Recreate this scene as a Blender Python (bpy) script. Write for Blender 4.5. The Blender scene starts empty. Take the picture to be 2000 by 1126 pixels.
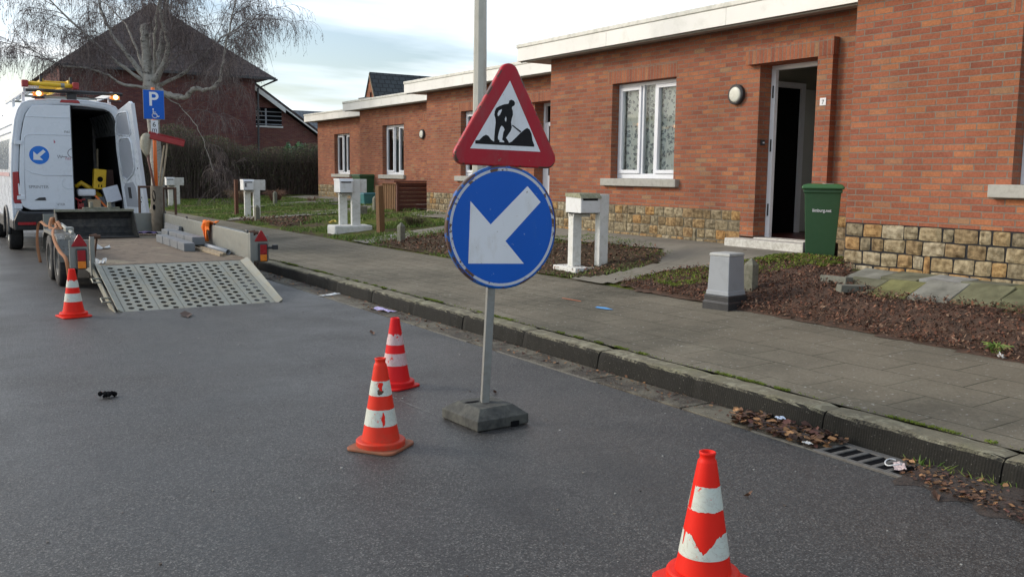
import bpy, math, random
from mathutils import Vector, Matrix
R_ = random.Random(7)
SC = bpy.context.scene
COL = SC.collection

# ------------------------------------------------------------------ camera
H = 1.5
cr = Vector((0.8404552036, -0.5417523092, 0.0118104240))
cu = Vector((0.0561938832, 0.1088134980, 0.9924726042))
cf = Vector((0.5389594587, 0.8334650911, -0.1218960366))
cam_data = bpy.data.cameras.new('camera')
cam_data.sensor_width = 36.0
cam_data.lens = 32.4
cam_data.clip_start = 0.05
cam_data.clip_end = 1500
cam = bpy.data.objects.new('camera', cam_data)
COL.objects.link(cam)
cam.matrix_world = Matrix(((cr.x, cu.x, -cf.x, 0), (cr.y, cu.y, -cf.y, 0), (cr.z, cu.z, -cf.z, H), (0, 0, 0, 1)))
SC.camera = cam

# ------------------------------------------------------------------ world, sun, exposure
SUN_EL, SUN_AZ = math.radians(28), math.radians(-48)      # azimuth from +Y towards +X
world = bpy.data.worlds.new('World'); SC.world = world
world.use_nodes = True
nt = world.node_tree; nt.nodes.clear()
def wn(t, **k):
    n = nt.nodes.new(t)
    for a, b in k.items(): setattr(n, a, b)
    return n
def wmath(op, a, b=None, c=None):
    n = wn('ShaderNodeMath', operation=op)
    for i, v in enumerate((a, b, c)):
        if v is None: continue
        if isinstance(v, (int, float)): n.inputs[i].default_value = v
        else: nt.links.new(v, n.inputs[i])
    return n.outputs[0]
sky = wn('ShaderNodeTexSky', sky_type='NISHITA'); sky.sun_disc = False
sky.sun_elevation = SUN_EL; sky.sun_rotation = SUN_AZ
sky.dust_density = 2.0; sky.air_density = 1.0
tc = wn('ShaderNodeTexCoord')
sp = wn('ShaderNodeSeparateXYZ'); nt.links.new(tc.outputs['Generated'], sp.inputs[0])
zc = wmath('ADD', wmath('MAXIMUM', sp.outputs[2], 0.0), 0.10)
cb = wn('ShaderNodeCombineXYZ')
nt.links.new(wmath('DIVIDE', sp.outputs[0], zc), cb.inputs[0])
nt.links.new(wmath('DIVIDE', sp.outputs[1], zc), cb.inputs[1])
n1 = wn('ShaderNodeTexNoise'); n1.inputs['Scale'].default_value = 0.62; n1.inputs['Detail'].default_value = 5; n1.inputs['Roughness'].default_value = 0.5
mp = wn('ShaderNodeMapping'); mp.inputs['Location'].default_value = (3.1, 1.2, 0); mp.inputs['Rotation'].default_value = (0, 0, 0.58); mp.inputs['Scale'].default_value = (0.7, 1.25, 1)
nt.links.new(cb.outputs[0], mp.inputs[0]); nt.links.new(mp.outputs[0], n1.inputs['Vector'])
rp = wn('ShaderNodeValToRGB'); rp.color_ramp.elements[0].position = 0.42; rp.color_ramp.elements[1].position = 0.57
nt.links.new(n1.outputs[0], rp.inputs[0])
n2 = wn('ShaderNodeTexNoise'); n2.inputs['Scale'].default_value = 1.1; n2.inputs['Detail'].default_value = 4
mp2 = wn('ShaderNodeMapping'); mp2.inputs['Location'].default_value = (7, 2, 4); mp2.inputs['Rotation'].default_value = (0, 0, 0.58); mp2.inputs['Scale'].default_value = (0.45, 1.3, 1)
nt.links.new(cb.outputs[0], mp2.inputs[0]); nt.links.new(mp2.outputs[0], n2.inputs['Vector'])
rc = wn('ShaderNodeValToRGB')
e = rc.color_ramp.elements
e[0].position = 0.34; e[0].color = (0.60, 0.69, 0.79, 1); e[1].position = 0.66; e[1].color = (0.76, 0.81, 0.84, 1)
m_ = rc.color_ramp.elements.new(0.5); m_.color = (0.66, 0.75, 0.83, 1)
nt.links.new(n2.outputs[0], rc.inputs[0])
# brighter, warmer clouds towards the hidden sun and the horizon
sd = Vector((math.sin(SUN_AZ) * math.cos(0.18), math.cos(SUN_AZ) * math.cos(0.18), math.sin(0.18)))
dt = wn('ShaderNodeVectorMath', operation='DOT_PRODUCT'); nt.links.new(tc.outputs['Generated'], dt.inputs[0]); dt.inputs[1].default_value = sd
glow = wmath('POWER', wmath('MAXIMUM', dt.outputs['Value'], 0.0), 4.0)
mg = wn('ShaderNodeMix', data_type='RGBA'); nt.links.new(wmath('MULTIPLY', glow, 0.95), mg.inputs[0])
nt.links.new(rc.outputs[0], mg.inputs[6]); mg.inputs[7].default_value = (1.15, 1.02, 0.86, 1)
bl = wn('ShaderNodeMix', data_type='RGBA')
nt.links.new(rp.outputs[0], bl.inputs[0])
skm = wn('ShaderNodeVectorMath', operation='SCALE'); skm.inputs[3].default_value = 0.11
nt.links.new(sky.outputs[0], skm.inputs[0])
nt.links.new(skm.outputs[0], bl.inputs[6]); nt.links.new(mg.outputs[2], bl.inputs[7])
bg = wn('ShaderNodeBackground'); bg.inputs[1].default_value = 1.0
nt.links.new(bl.outputs[2], bg.inputs[0])
wo = wn('ShaderNodeOutputWorld'); nt.links.new(bg.outputs[0], wo.inputs[0])

sl = bpy.data.lights.new('sun', 'SUN'); sl.energy = 1.0; sl.angle = math.radians(14); sl.color = (1.0, 0.95, 0.87)
so = bpy.data.objects.new('sun', sl); COL.objects.link(so)
sv = Vector((math.sin(SUN_AZ) * math.cos(SUN_EL), math.cos(SUN_AZ) * math.cos(SUN_EL), math.sin(SUN_EL)))
so.rotation_euler = sv.to_track_quat('Z', 'Y').to_euler(); so.location = (0, 0, 30)
vs = SC.view_settings; vs.view_transform = 'Standard'; vs.look = 'None'; vs.exposure = 0.80; vs.gamma = 1.0

# ------------------------------------------------------------------ materials
class NT:
    def __init__(s, name):
        s.m = bpy.data.materials.new(name); s.m.use_nodes = True
        s.t = s.m.node_tree; s.b = s.t.nodes['Principled BSDF']
        s.tc = s.n('ShaderNodeTexCoord')
    def n(s, t, **k):
        n = s.t.nodes.new(t)
        for a, b in k.items(): setattr(n, a, b)
        return n
    def l(s, a, b): s.t.links.new(a, b)
    def math(s, op, a, b=None, clamp=False):
        n = s.n('ShaderNodeMath', operation=op); n.use_clamp = clamp
        for i, v in enumerate((a, b)):
            if v is None: continue
            if isinstance(v, (int, float)): n.inputs[i].default_value = v
            else: s.l(v, n.inputs[i])
        return n.outputs[0]
    def noise(s, scale, detail=5, rough=0.55, vec=None, dist=0):
        n = s.n('ShaderNodeTexNoise'); n.inputs['Scale'].default_value = scale; n.inputs['Detail'].default_value = detail
        n.inputs['Roughness'].default_value = rough; n.inputs['Distortion'].default_value = dist
        s.l(vec or s.tc.outputs['Object'], n.inputs['Vector']); return n.outputs[0]
    def ramp(s, fac, stops, const=False):
        n = s.n('ShaderNodeValToRGB'); cr_ = n.color_ramp
        if const: cr_.interpolation = 'CONSTANT'
        while len(cr_.elements) < len(stops): cr_.elements.new(0.5)
        for e_, (p, c) in zip(cr_.elements, stops):
            e_.position = p; e_.color = (c, c, c, 1) if isinstance(c, (int, float)) else (*c, 1)
        s.l(fac, n.inputs[0]); return n.outputs[0]
    def mix(s, f, a, b, mode='MIX'):
        n = s.n('ShaderNodeMix', data_type='RGBA', blend_type=mode)
        for i, v in ((0, f), (6, a), (7, b)):
            if isinstance(v, (int, float)): n.inputs[i].default_value = v
            elif isinstance(v, tuple): n.inputs[i].default_value = (*v, 1)
            else: s.l(v, n.inputs[i])
        return n.outputs[2]
    def mapv(s, scale=(1, 1, 1), rot=(0, 0, 0), loc=(0, 0, 0), vec=None):
        n = s.n('ShaderNodeMapping'); n.inputs['Scale'].default_value = scale; n.inputs['Rotation'].default_value = rot; n.inputs['Location'].default_value = loc
        s.l(vec or s.tc.outputs['Object'], n.inputs[0]); return n.outputs[0]
    def bump(s, h, strength=0.3, dist=0.01):
        n = s.n('ShaderNodeBump'); n.inputs['Strength'].default_value = strength; n.inputs['Distance'].default_value = dist
        s.l(h, n.inputs['Height']); s.l(n.outputs[0], s.b.inputs['Normal'])
    def col(s, c):
        if isinstance(c, tuple): s.b.inputs['Base Color'].default_value = (*c, 1)
        else: s.l(c, s.b.inputs['Base Color'])
    def rough(s, v):
        if isinstance(v, (int, float)): s.b.inputs['Roughness'].default_value = v
        else: s.l(v, s.b.inputs['Roughness'])
    def metal(s, v): s.b.inputs['Metallic'].default_value = v
    def spec(s, v): s.b.inputs['Specular IOR Level'].default_value = v

def paint(name, c, rough=0.5, metal=0.0, dirt=None, amt=0.35, scale=6, bump=0.0, bscale=60, var=0.12, spec=0.5):
    """a plain surface with slight tone variation and blotches of dirt"""
    M = NT(name)
    n = M.noise(scale * 0.7, 4)
    lo = tuple(max(x * (1 - var), 0) for x in c); hi = tuple(min(x * (1 + var), 1) for x in c)
    o = M.mix(n, lo, hi)
    if dirt:
        d = M.ramp(M.noise(scale * 2.2, 8, 0.65, dist=0.4), [(0.60 - amt * 0.35, 0.0), (0.78, min(1, amt * 1.6))])
        o = M.mix(d, o, dirt)
    M.col(o); M.rough(M.ramp(M.noise(scale * 3, 4), [(0.3, max(rough - 0.08, 0.03)), (0.7, min(rough + 0.1, 1))]))
    M.metal(metal); M.spec(spec)
    if bump: M.bump(M.noise(bscale, 5), bump, 0.01)
    return M.m
def island(name, cols, rough=0.85, extra=0.25, scale=12, bump=0.0, bs=60):
    """each loose piece of the mesh takes its own tone"""
    M = NT(name)
    g = M.n('ShaderNodeNewGeometry')
    k = len(cols)
    o = M.ramp(g.outputs['Random Per Island'], [((i + 0.0) / k, c) for i, c in enumerate(cols)])
    o = M.mix(extra, o, M.ramp(M.noise(scale, 5), [(0.3, 0.0), (0.7, 1.0)]), 'SOFT_LIGHT')
    M.col(o); M.rough(rough)
    if bump: M.bump(M.noise(bs, 6), bump, 0.01)
    return M.m

def brick_mat(name, soldier=False, mortar=(0.235, 0.20, 0.16), W=0.207, Hh=0.061, dark=1.0, shift=(0, 0), tint=(1.04, .98, .86)):
    M = NT(name)
    g = M.n('ShaderNodeNewGeometry')
    s1 = M.n('ShaderNodeSeparateXYZ'); M.l(M.tc.outputs['Object'], s1.inputs[0])
    s2 = M.n('ShaderNodeSeparateXYZ'); M.l(g.outputs['Normal'], s2.inputs[0])
    isx = M.math('GREATER_THAN', M.math('ABSOLUTE', s2.outputs[0]), 0.6)
    mu = M.n('ShaderNodeMix', data_type='FLOAT'); M.l(isx, mu.inputs[0]); M.l(s1.outputs[0], mu.inputs[2]); M.l(s1.outputs[1], mu.inputs[3])
    cmb = M.n('ShaderNodeCombineXYZ')
    wob = M.math('MULTIPLY', M.math('SUBTRACT', M.noise(9, 2), 0.5), 0.006)
    u = M.math('ADD', M.math('ADD', mu.outputs[0], shift[0]), wob); v = M.math('ADD', M.math('ADD', s1.outputs[2], shift[1]), wob)
    if soldier: M.l(v, cmb.inputs[0]); M.l(u, cmb.inputs[1])
    else: M.l(u, cmb.inputs[0]); M.l(v, cmb.inputs[1])
    b = M.n('ShaderNodeTexBrick')
    b.offset = 0.0 if soldier else 0.5
    b.inputs['Color1'].default_value = (0, 0, 0, 1); b.inputs['Color2'].default_value = (1, 1, 1, 1); b.inputs['Mortar'].default_value = (0.5, 0.5, 0.5, 1)
    b.inputs['Scale'].default_value = 1.0; b.inputs['Brick Width'].default_value = W; b.inputs['Row Height'].default_value = Hh
    b.inputs['Mortar Size'].default_value = 0.0062; b.inputs['Mortar Smooth'].default_value = 0.2; b.inputs['Bias'].default_value = 0.0
    M.l(cmb.outputs[0], b.inputs['Vector'])
    d = dark
    def C(r_, g_, b_): return (r_ * d * tint[0], g_ * d * tint[1], b_ * d * tint[2])
    base = M.ramp(b.outputs['Color'], [(0.0, C(.230, .084, .060)), (0.18, C(.270, .100, .066)), (0.60, C(.302, .114, .072)), (0.80, C(.335, .134, .078)),
                                       (0.92, C(.360, .152, .080)), (0.98, C(.31, .15, .095)), (1.0, C(.30, .19, .12))])
    # mottling within a brick, soot and bloom over the wall
    base = M.mix(0.55, base, M.ramp(M.noise(45, 6, 0.75), [(0.28, 0.20), (0.72, 0.82)]), 'OVERLAY')
    base = M.mix(0.35, base, M.ramp(M.noise(1.1, 7, .65, dist=.4), [(0.32, 0.18), (0.68, 0.78)]), 'OVERLAY')
    speck = M.ramp(M.noise(90, 3), [(0.66, 0.0), (0.74, 0.45)])
    base = M.mix(speck, base, C(.10, .045, .035))
    mort = M.mix(M.noise(25, 5), tuple(x * 0.45 for x in mortar), tuple(x * 1.3 for x in mortar))
    M.col(M.mix(b.outputs['Fac'], base, mort)); M.rough(0.9); M.spec(0.2)
    hgt = M.math('SUBTRACT', M.math('MULTIPLY', M.noise(70, 6), 0.5), b.outputs['Fac'])
    M.bump(hgt, 0.75, 0.008)
    return M.m

MAT = {}
MAT['brick'] = brick_mat('red_brick')
MAT['soldier'] = brick_mat('red_brick_on_end', soldier=True, W=0.225, Hh=0.062)
MAT['white_pvc'] = paint('white_frame', (0.74, 0.76, 0.80), 0.35, dirt=(0.4, 0.4, 0.38), amt=0.12)
MAT['fascia'] = paint('white_fascia', (0.80, 0.79, 0.74), 0.5, dirt=(0.42, 0.42, 0.34), amt=0.22, scale=1.6)
MAT['coping'] = paint('coping_trim', (0.70, 0.69, 0.62), 0.5, dirt=(0.30, 0.30, 0.24), amt=0.42, scale=3)
MAT['soffit'] = paint('soffit', (0.42, 0.38, 0.34), 0.8, dirt=(0.25, 0.22, 0.18), amt=0.2)
MAT['sill'] = paint('sill_stone', (0.40, 0.39, 0.35), 0.85, dirt=(0.22, 0.21, 0.17), amt=0.4, scale=8, bump=0.2)
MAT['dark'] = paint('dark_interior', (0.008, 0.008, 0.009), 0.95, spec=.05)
MAT['white_step'] = paint('white_step', (0.62, 0.61, 0.56), 0.8, dirt=(0.28, 0.25, 0.20), amt=0.55, scale=9, bump=0.2)
MAT['orange'] = None
MAT['rust'] = paint('rusty_steel', (0.11, 0.065, 0.045), 0.85, 0.2, dirt=(0.20, 0.09, 0.04), amt=0.4, scale=10, bump=0.3)
MAT['galv'] = paint('galvanised_steel', (0.27, 0.28, 0.26), 0.5, 0.55, dirt=(0.30, 0.27, 0.21), amt=0.3, scale=5, bump=0.08)
MAT['galv_ramp'] = paint('galvanised_ramp', (0.255, 0.26, 0.22), 0.55, 0.35, dirt=(0.30, 0.25, 0.15), amt=0.42, scale=3, bump=0.1)
MAT['black_rubber'] = paint('black_rubber', (0.022, 0.022, 0.024), 0.75, dirt=(0.09, 0.085, 0.075), amt=0.4, scale=10, bump=0.2)
MAT['black_plastic'] = paint('black_plastic', (0.030, 0.031, 0.034), 0.5, dirt=(0.09, 0.09, 0.085), amt=0.25, scale=6)
MAT['van_white'] = paint('van_paint', (0.68, 0.72, 0.77), 0.28, dirt=(0.50, 0.50, 0.48), amt=0.12, scale=2.5, var=0.04)
MAT['van_trim'] = paint('van_door_trim', (0.34, 0.36, 0.40), 0.6)
MAT['red_glass'] = paint('red_lens', (0.33, 0.015, 0.02), 0.2)
MAT['amber'] = paint('amber_lens', (0.75, 0.22, 0.02), 0.25)
MAT['yellow'] = paint('yellow_paint', (0.78, 0.48, 0.02), 0.45, dirt=(0.25, 0.17, 0.05), amt=0.25)
MAT['red'] = paint('red_paint', (0.35, 0.03, 0.03), 0.5, dirt=(0.12, 0.03, 0.02), amt=0.3)
MAT['blue_sign'] = paint('blue_film', (0.0, 0.16, 0.62), 0.4, var=0.06)
MAT['white_sign'] = paint('white_film', (0.72, 0.74, 0.76), 0.45, var=0.05)
MAT['black_ink'] = paint('black_ink', (0.008, 0.008, 0.010), 0.6, dirt=(0.07, 0.07, 0.06), amt=0.12, scale=25, spec=.25)
MAT['wood'] = paint('weathered_timber', (0.20, 0.105, 0.045), 0.85, dirt=(0.10, 0.07, 0.04), amt=0.4, scale=6, bump=0.3, bscale=25)
MAT['wood_light'] = paint('pale_timber', (0.34, 0.27, 0.18), 0.8, dirt=(0.15, 0.11, 0.07), amt=0.4, scale=8, bump=0.2)
MAT['wood_dark'] = paint('stained_timber', (0.105, 0.038, 0.028), 0.7, dirt=(0.13, 0.06, 0.04), amt=0.45, scale=5, bump=0.2)
MAT['conc'] = paint('old_concrete', (0.23, 0.225, 0.18), 0.95, dirt=(0.09, 0.10, 0.055), amt=0.6, scale=8, bump=0.5)
MAT['conc_white'] = paint('white_painted_concrete', (0.70, 0.70, 0.66), 0.85, dirt=(0.26, 0.26, 0.17), amt=0.36, scale=5, bump=0.35, bscale=35)
MAT['mail_white'] = paint('white_mailbox_paint', (0.72, 0.73, 0.72), 0.6, dirt=(0.38, 0.37, 0.28), amt=0.25, scale=6)
MAT['grey_metal'] = paint('grey_cabinet', (0.30, 0.32, 0.34), 0.55, dirt=(0.20, 0.21, 0.20), amt=0.25, scale=4)
MAT['green_bin'] = paint('green_plastic', (0.034, 0.105, 0.042), 0.5, dirt=(0.06, 0.13, 0.06), amt=0.25, scale=5)
MAT['green_lid'] = paint('green_lid', (0.050, 0.16, 0.060), 0.45)
MAT['lamp_conc'] = paint('lamp_column_paint', (0.47, 0.46, 0.40), 0.6, dirt=(0.33, 0.32, 0.26), amt=0.35, scale=2)

# ------------------------------------------------------------------ mesh helper
def wloc(o):
    v = Vector((0, 0, 0))
    while o is not None: v += o.location; o = o.parent
    return v
class MB:
    def __init__(s): s.v = []; s.f = []; s.mi = []; s.c = 0
    def face(s, idx): s.f.append(tuple(idx)); s.mi.append(s.c)
    def poly(s, pts):
        b = len(s.v); s.v += [tuple(p) for p in pts]; s.face(range(b, b + len(pts)))
    def box(s, x0, x1, y0, y1, z0, z1):
        if x0 > x1: x0, x1 = x1, x0
        if y0 > y1: y0, y1 = y1, y0
        if z0 > z1: z0, z1 = z1, z0
        b = len(s.v)
        s.v += [(x0, y0, z0), (x1, y0, z0), (x1, y1, z0), (x0, y1, z0), (x0, y0, z1), (x1, y0, z1), (x1, y1, z1), (x0, y1, z1)]
        for q in ((3, 2, 1, 0), (4, 5, 6, 7), (0, 1, 5, 4), (1, 2, 6, 5), (2, 3, 7, 6), (3, 0, 4, 7)): s.face([b + i for i in q])
        return s
    def obox(s, c, ax, ay, az, hx, hy, hz):
        """box with its own axes"""
        c = Vector(c); ax = Vector(ax).normalized() * hx; ay = Vector(ay).normalized() * hy; az = Vector(az).normalized() * hz
        b = len(s.v)
        for k in (-1, 1):
            for i, j in ((-1, -1), (1, -1), (1, 1), (-1, 1)): s.v.append(tuple(c + ax * i + ay * j + az * k))
        for q in ((3, 2, 1, 0), (4, 5, 6, 7), (0, 1, 5, 4), (1, 2, 6, 5), (2, 3, 7, 6), (3, 0, 4, 7)): s.face([b + i for i in q])
        return s
    def prism(s, pts, d):
        """polygon pts (3D) extruded by vector d"""
        n = len(pts); b = len(s.v); d = Vector(d)
        s.v += [tuple(p) for p in pts] + [tuple(Vector(p) + d) for p in pts]
        s.face([b + i for i in range(n)]); s.face([b + n + i for i in reversed(range(n))])
        for i in range(n): s.face([b + i, b + n + i, b + n + (i + 1) % n, b + (i + 1) % n])
        return s
    def tube(s, pts, rad, n=8, cap=True):
        pts = [Vector(p) for p in pts]; m = len(pts)
        if not isinstance(rad, (list, tuple)): rad = [rad] * m
        b = len(s.v); up = None
        for i, p in enumerate(pts):
            t = (pts[min(i + 1, m - 1)] - pts[max(i - 1, 0)])
            if t.length < 1e-9: t = Vector((0, 0, 1))
            t.normalize()
            if up is None:
                up = Vector((0, 0, 1)) if abs(t.z) < 0.9 else Vector((1, 0, 0))
            a = (up - t * up.dot(t)); a = a.normalized() if a.length > 1e-6 else t.orthogonal().normalized()
            up = a; c = t.cross(a)
            for k in range(n):
                w = 2 * math.pi * k / n
                s.v.append(tuple(p + (a * math.cos(w) + c * math.sin(w)) * rad[i]))
        for i in range(m - 1):
            for k in range(n):
                s.face([b + i * n + k, b + i * n + (k + 1) % n, b + (i + 1) * n + (k + 1) % n, b + (i + 1) * n + k])
        if cap:
            s.face([b + k for k in reversed(range(n))]); s.face([b + (m - 1) * n + k for k in range(n)])
        return s
    def lathe(s, prof, n=24, c=(0, 0, 0), axis='z'):
        b = len(s.v); m = len(prof)
        for r, z in prof:
            for k in range(n):
                w = 2 * math.pi * k / n; x, y = r * math.cos(w), r * math.sin(w)
                p = (x, y, z) if axis == 'z' else ((z, x, y) if axis == 'x' else (x, z, y))
                s.v.append((c[0] + p[0], c[1] + p[1], c[2] + p[2]))
        for i in range(m - 1):
            for k in range(n): s.face([b + i * n + k, b + i * n + (k + 1) % n, b + (i + 1) * n + (k + 1) % n, b + (i + 1) * n + k])
        return s
    def build(s, name, mats, parent=None, world=False, smooth=False, bevel=0, solid=0, seg=2, sub=0):
        me = bpy.data.meshes.new(name)
        V = s.v
        if world and parent is not None:
            o_ = wloc(parent); V = [(x - o_.x, y - o_.y, z - o_.z) for x, y, z in V]
        me.from_pydata(V, [], s.f)
        if not isinstance(mats, (list, tuple)): mats = [mats]
        for m in mats: me.materials.append(m)
        if len(mats) > 1: me.polygons.foreach_set('material_index', s.mi)
        if smooth: me.polygons.foreach_set('use_smooth', [True] * len(s.f))
        me.update()
        o = bpy.data.objects.new(name, me); COL.objects.link(o)
        if parent is not None: o.parent = parent
        if solid:
            m = o.modifiers.new('s', 'SOLIDIFY'); m.thickness = solid
        if bevel:
            m = o.modifiers.new('b', 'BEVEL'); m.width = bevel; m.segments = seg; m.limit_method = 'ANGLE'; m.angle_limit = math.radians(35)
        if sub:
            m = o.modifiers.new('u', 'SUBSURF'); m.levels = sub; m.render_levels = sub
        return o

def thing(name, label, cat, loc=(0, 0, 0), rotz=0, group=None):
    o = bpy.data.objects.new(name, None); COL.objects.link(o)
    o.location = loc; o.rotation_euler = (0, 0, rotz); o.empty_display_size = 0.2
    o['label'] = label; o['category'] = cat
    if group: o['group'] = group
    return o
def tag(o, label, cat, group=None):
    o['label'] = label; o['category'] = cat
    if group: o['group'] = group
    return o
def struct(o, kind='structure'): o['kind'] = kind; return o
def kindstuff(o, label, cat): o['kind'] = 'stuff'; o['label'] = label; o['category'] = cat; return o

def text(s, name, size, loc, rot, mat, parent, ext=0.001, align='LEFT', bold=0.0):
    cu_ = bpy.data.curves.new(name, 'FONT'); cu_.body = s; cu_.size = size; cu_.extrude = ext; cu_.offset = bold; cu_.align_x = align
    o = bpy.data.objects.new(name, cu_); COL.objects.link(o)
    dg = bpy.context.evaluated_depsgraph_get(); me = bpy.data.meshes.new_from_object(o.evaluated_get(dg))
    bpy.data.objects.remove(o); bpy.data.curves.remove(cu_)
    me.materials.clear(); me.materials.append(mat)
    q = bpy.data.objects.new(name, me); COL.objects.link(q); q.parent = parent; q.location = loc; q.rotation_euler = rot
    return q
FX = (math.radians(90), 0, math.radians(-90))   # text on a face looking towards -X
FY = (math.radians(90), 0, 0)                   # text on a face looking towards -Y

# ------------------------------------------------------------------ terrain
def zt(x, y):
    if x < 4.4: return 0.0
    if x < 6.75: return 0.15 + 0.026 * (x - 4.4)
    xw = 8.1 + 0.1875 * (min(max(y, -6), 36) - 2.6)
    t = min(max((x - 6.75) / max(xw - 0.7 - 6.75, 0.3), 0), 1)
    return 0.211 + 0.37 * t
def inpoly(x, y, P):
    c = False; j = len(P) - 1
    for i in range(len(P)):
        if (P[i][1] > y) != (P[j][1] > y) and x < (P[j][0] - P[i][0]) * (y - P[i][1]) / (P[j][1] - P[i][1] + 1e-12) + P[i][0]: c = not c
        j = i
    return c
def conform(P, name, mat, dz, cell=0.08, hump=0.0, jitter=0.6):
    """a sheet lying on the terrain inside outline P"""
    xs = [p[0] for p in P]; ys = [p[1] for p in P]
    x0, x1, y0, y1 = min(xs), max(xs), min(ys), max(ys)
    nx = int((x1 - x0) / cell) + 2; ny = int((y1 - y0) / cell) + 2
    ins = [[inpoly(x0 + (i + .5) * cell, y0 + (j + .5) * cell, P) for j in range(ny)] for i in range(nx)]
    def edge(i, j):
        q = 9
        for a in range(-4, 4):
            for b in range(-4, 4):
                u, w = i + a, j + b
                if not (0 <= u < nx and 0 <= w < ny and ins[u][w]): q = min(q, max(abs(a + .5), abs(b + .5)))
        return min(q / 4.0, 1.0)
    mb = MB(); idx = {}
    def vid(i, j):
        if (i, j) not in idx:
            e_ = edge(i, j)
            jx = (R_.random() - .5) * cell * jitter; jy = (R_.random() - .5) * cell * jitter
            x, y = x0 + i * cell + jx, y0 + j * cell + jy
            h = dz + hump * (e_ - 0.2) * (0.55 + 0.9 * R_.random())
            idx[(i, j)] = len(mb.v); mb.v.append((x, y, zt(x, y) + h))
        return idx[(i, j)]
    for i in range(nx):
        for j in range(ny):
            if ins[i][j]: mb.face([vid(i, j), vid(i + 1, j), vid(i + 1, j + 1), vid(i, j + 1)])
    return mb.build(name, mat, smooth=True)
def scatter_chips(P, n, size, z0, name, mat, flat=0.5, hump=0.0, weight=None):
    xs = [p[0] for p in P]; ys = [p[1] for p in P]; mb = MB(); k = 0
    while k < n:
        x = R_.uniform(min(xs), max(xs)); y = R_.uniform(min(ys), max(ys))
        if not inpoly(x, y, P) or (weight and R_.random() > weight(x, y)): continue
        k += 1
        L = R_.uniform(*size); w = L * R_.uniform(0.25, 0.7); a = R_.uniform(0, 6.28); t = R_.gauss(0, flat)
        d = Vector((math.cos(a) * math.cos(t), math.sin(a) * math.cos(t), math.sin(t)))
        q = d.cross(Vector((R_.gauss(0, .4), R_.gauss(0, .4), 1))).normalized() * w * 0.5
        p = Vector((x, y, zt(x, y) + z0 + R_.uniform(0, hump) + abs(math.sin(t)) * L * 0.5)); d = d * L * 0.5
        m_ = Vector((0, 0, L * R_.uniform(-0.1, 0.25)))
        mb.poly([p - d, p - q * .8 + m_ * .3, p + d + m_, p + q])
    return mb.build(name, mat)
# ================================================================== SETTING
def asphalt():
    M = NT('asphalt')
    def cells(s, off):
        v = M.n('ShaderNodeTexVoronoi'); v.inputs['Scale'].default_value = s; M.l(M.mapv(loc=(off, off, 0)), v.inputs['Vector'])
        q = M.n('ShaderNodeSeparateColor'); M.l(v.outputs['Color'], q.inputs[0]); return q.outputs[0], v.outputs['Distance']
    c1, d1 = cells(170, 0); c2, d2 = cells(88, 3.3); c3, d3 = cells(230, 7)
    mid = M.noise(38, 5, 0.75); big = M.noise(0.55, 5, 0.6)
    g1_ = M.ramp(c1, [(0.0, (.009, .0085, .008)), (0.45, (.034, .0325, .031)), (0.82, (.076, .073, .069)), (1.0, (.29, .28, .255))])
    g2_ = M.ramp(c2, [(0.0, (.017, .0165, .016)), (0.6, (.045, .043, .041)), (1.0, (.106, .103, .098))])
    c = M.mix(0.35, g1_, g2_)
    c = M.mix(0.75, c, M.ramp(mid, [(0.33, 0.30), (0.67, 0.72)]), 'OVERLAY')
    c = M.mix(M.ramp(big, [(0.35, 0.0), (0.7, 0.30)]), c, (0.065, 0.067, 0.068))
    st = M.ramp(M.noise(1.3, 8, 0.7, dist=0.8), [(0.58, 0.0), (0.74, 0.4)])
    c = M.mix(st, c, (0.14, 0.138, 0.13))
    dk_ = M.ramp(M.noise(0.9, 7, 0.65, vec=M.mapv((1.4, .5, 1), loc=(4, 9, 0))), [(0.54, 0.0), (0.70, 0.6)])
    c = M.mix(dk_, c, (0.026, 0.026, 0.027))
    M.col(c); M.rough(M.ramp(M.math('ADD', M.math('MULTIPLY', M.noise(0.8, 6, 0.6), .6), M.math('MULTIPLY', mid, .4)), [(0.40, 0.32), (0.62, 0.62)])); M.spec(0.5)
    M.bump(M.math('ADD', M.math('ADD', M.math('MULTIPLY', c1, .6), c2), mid), 0.9, 0.007)
    return M.m
def gutter_mat():
    M = NT('gutter_concrete')
    c = M.mix(M.noise(3, 6), (0.085, 0.075, 0.052), (0.20, 0.18, 0.13))
    c = M.mix(M.ramp(M.noise(2.3, 8, 0.7, dist=0.6), [(0.42, 0.0), (0.58, 0.92)]), c, (0.042, 0.032, 0.023))
    c = M.mix(M.ramp(M.noise(110, 2), [(0.62, 0.0), (0.70, 0.7)]), c, (0.36, 0.35, 0.30))
    M.col(c); M.rough(0.9); M.bump(M.noise(70, 6, 0.7), 0.6, 0.008); return M.m
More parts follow.
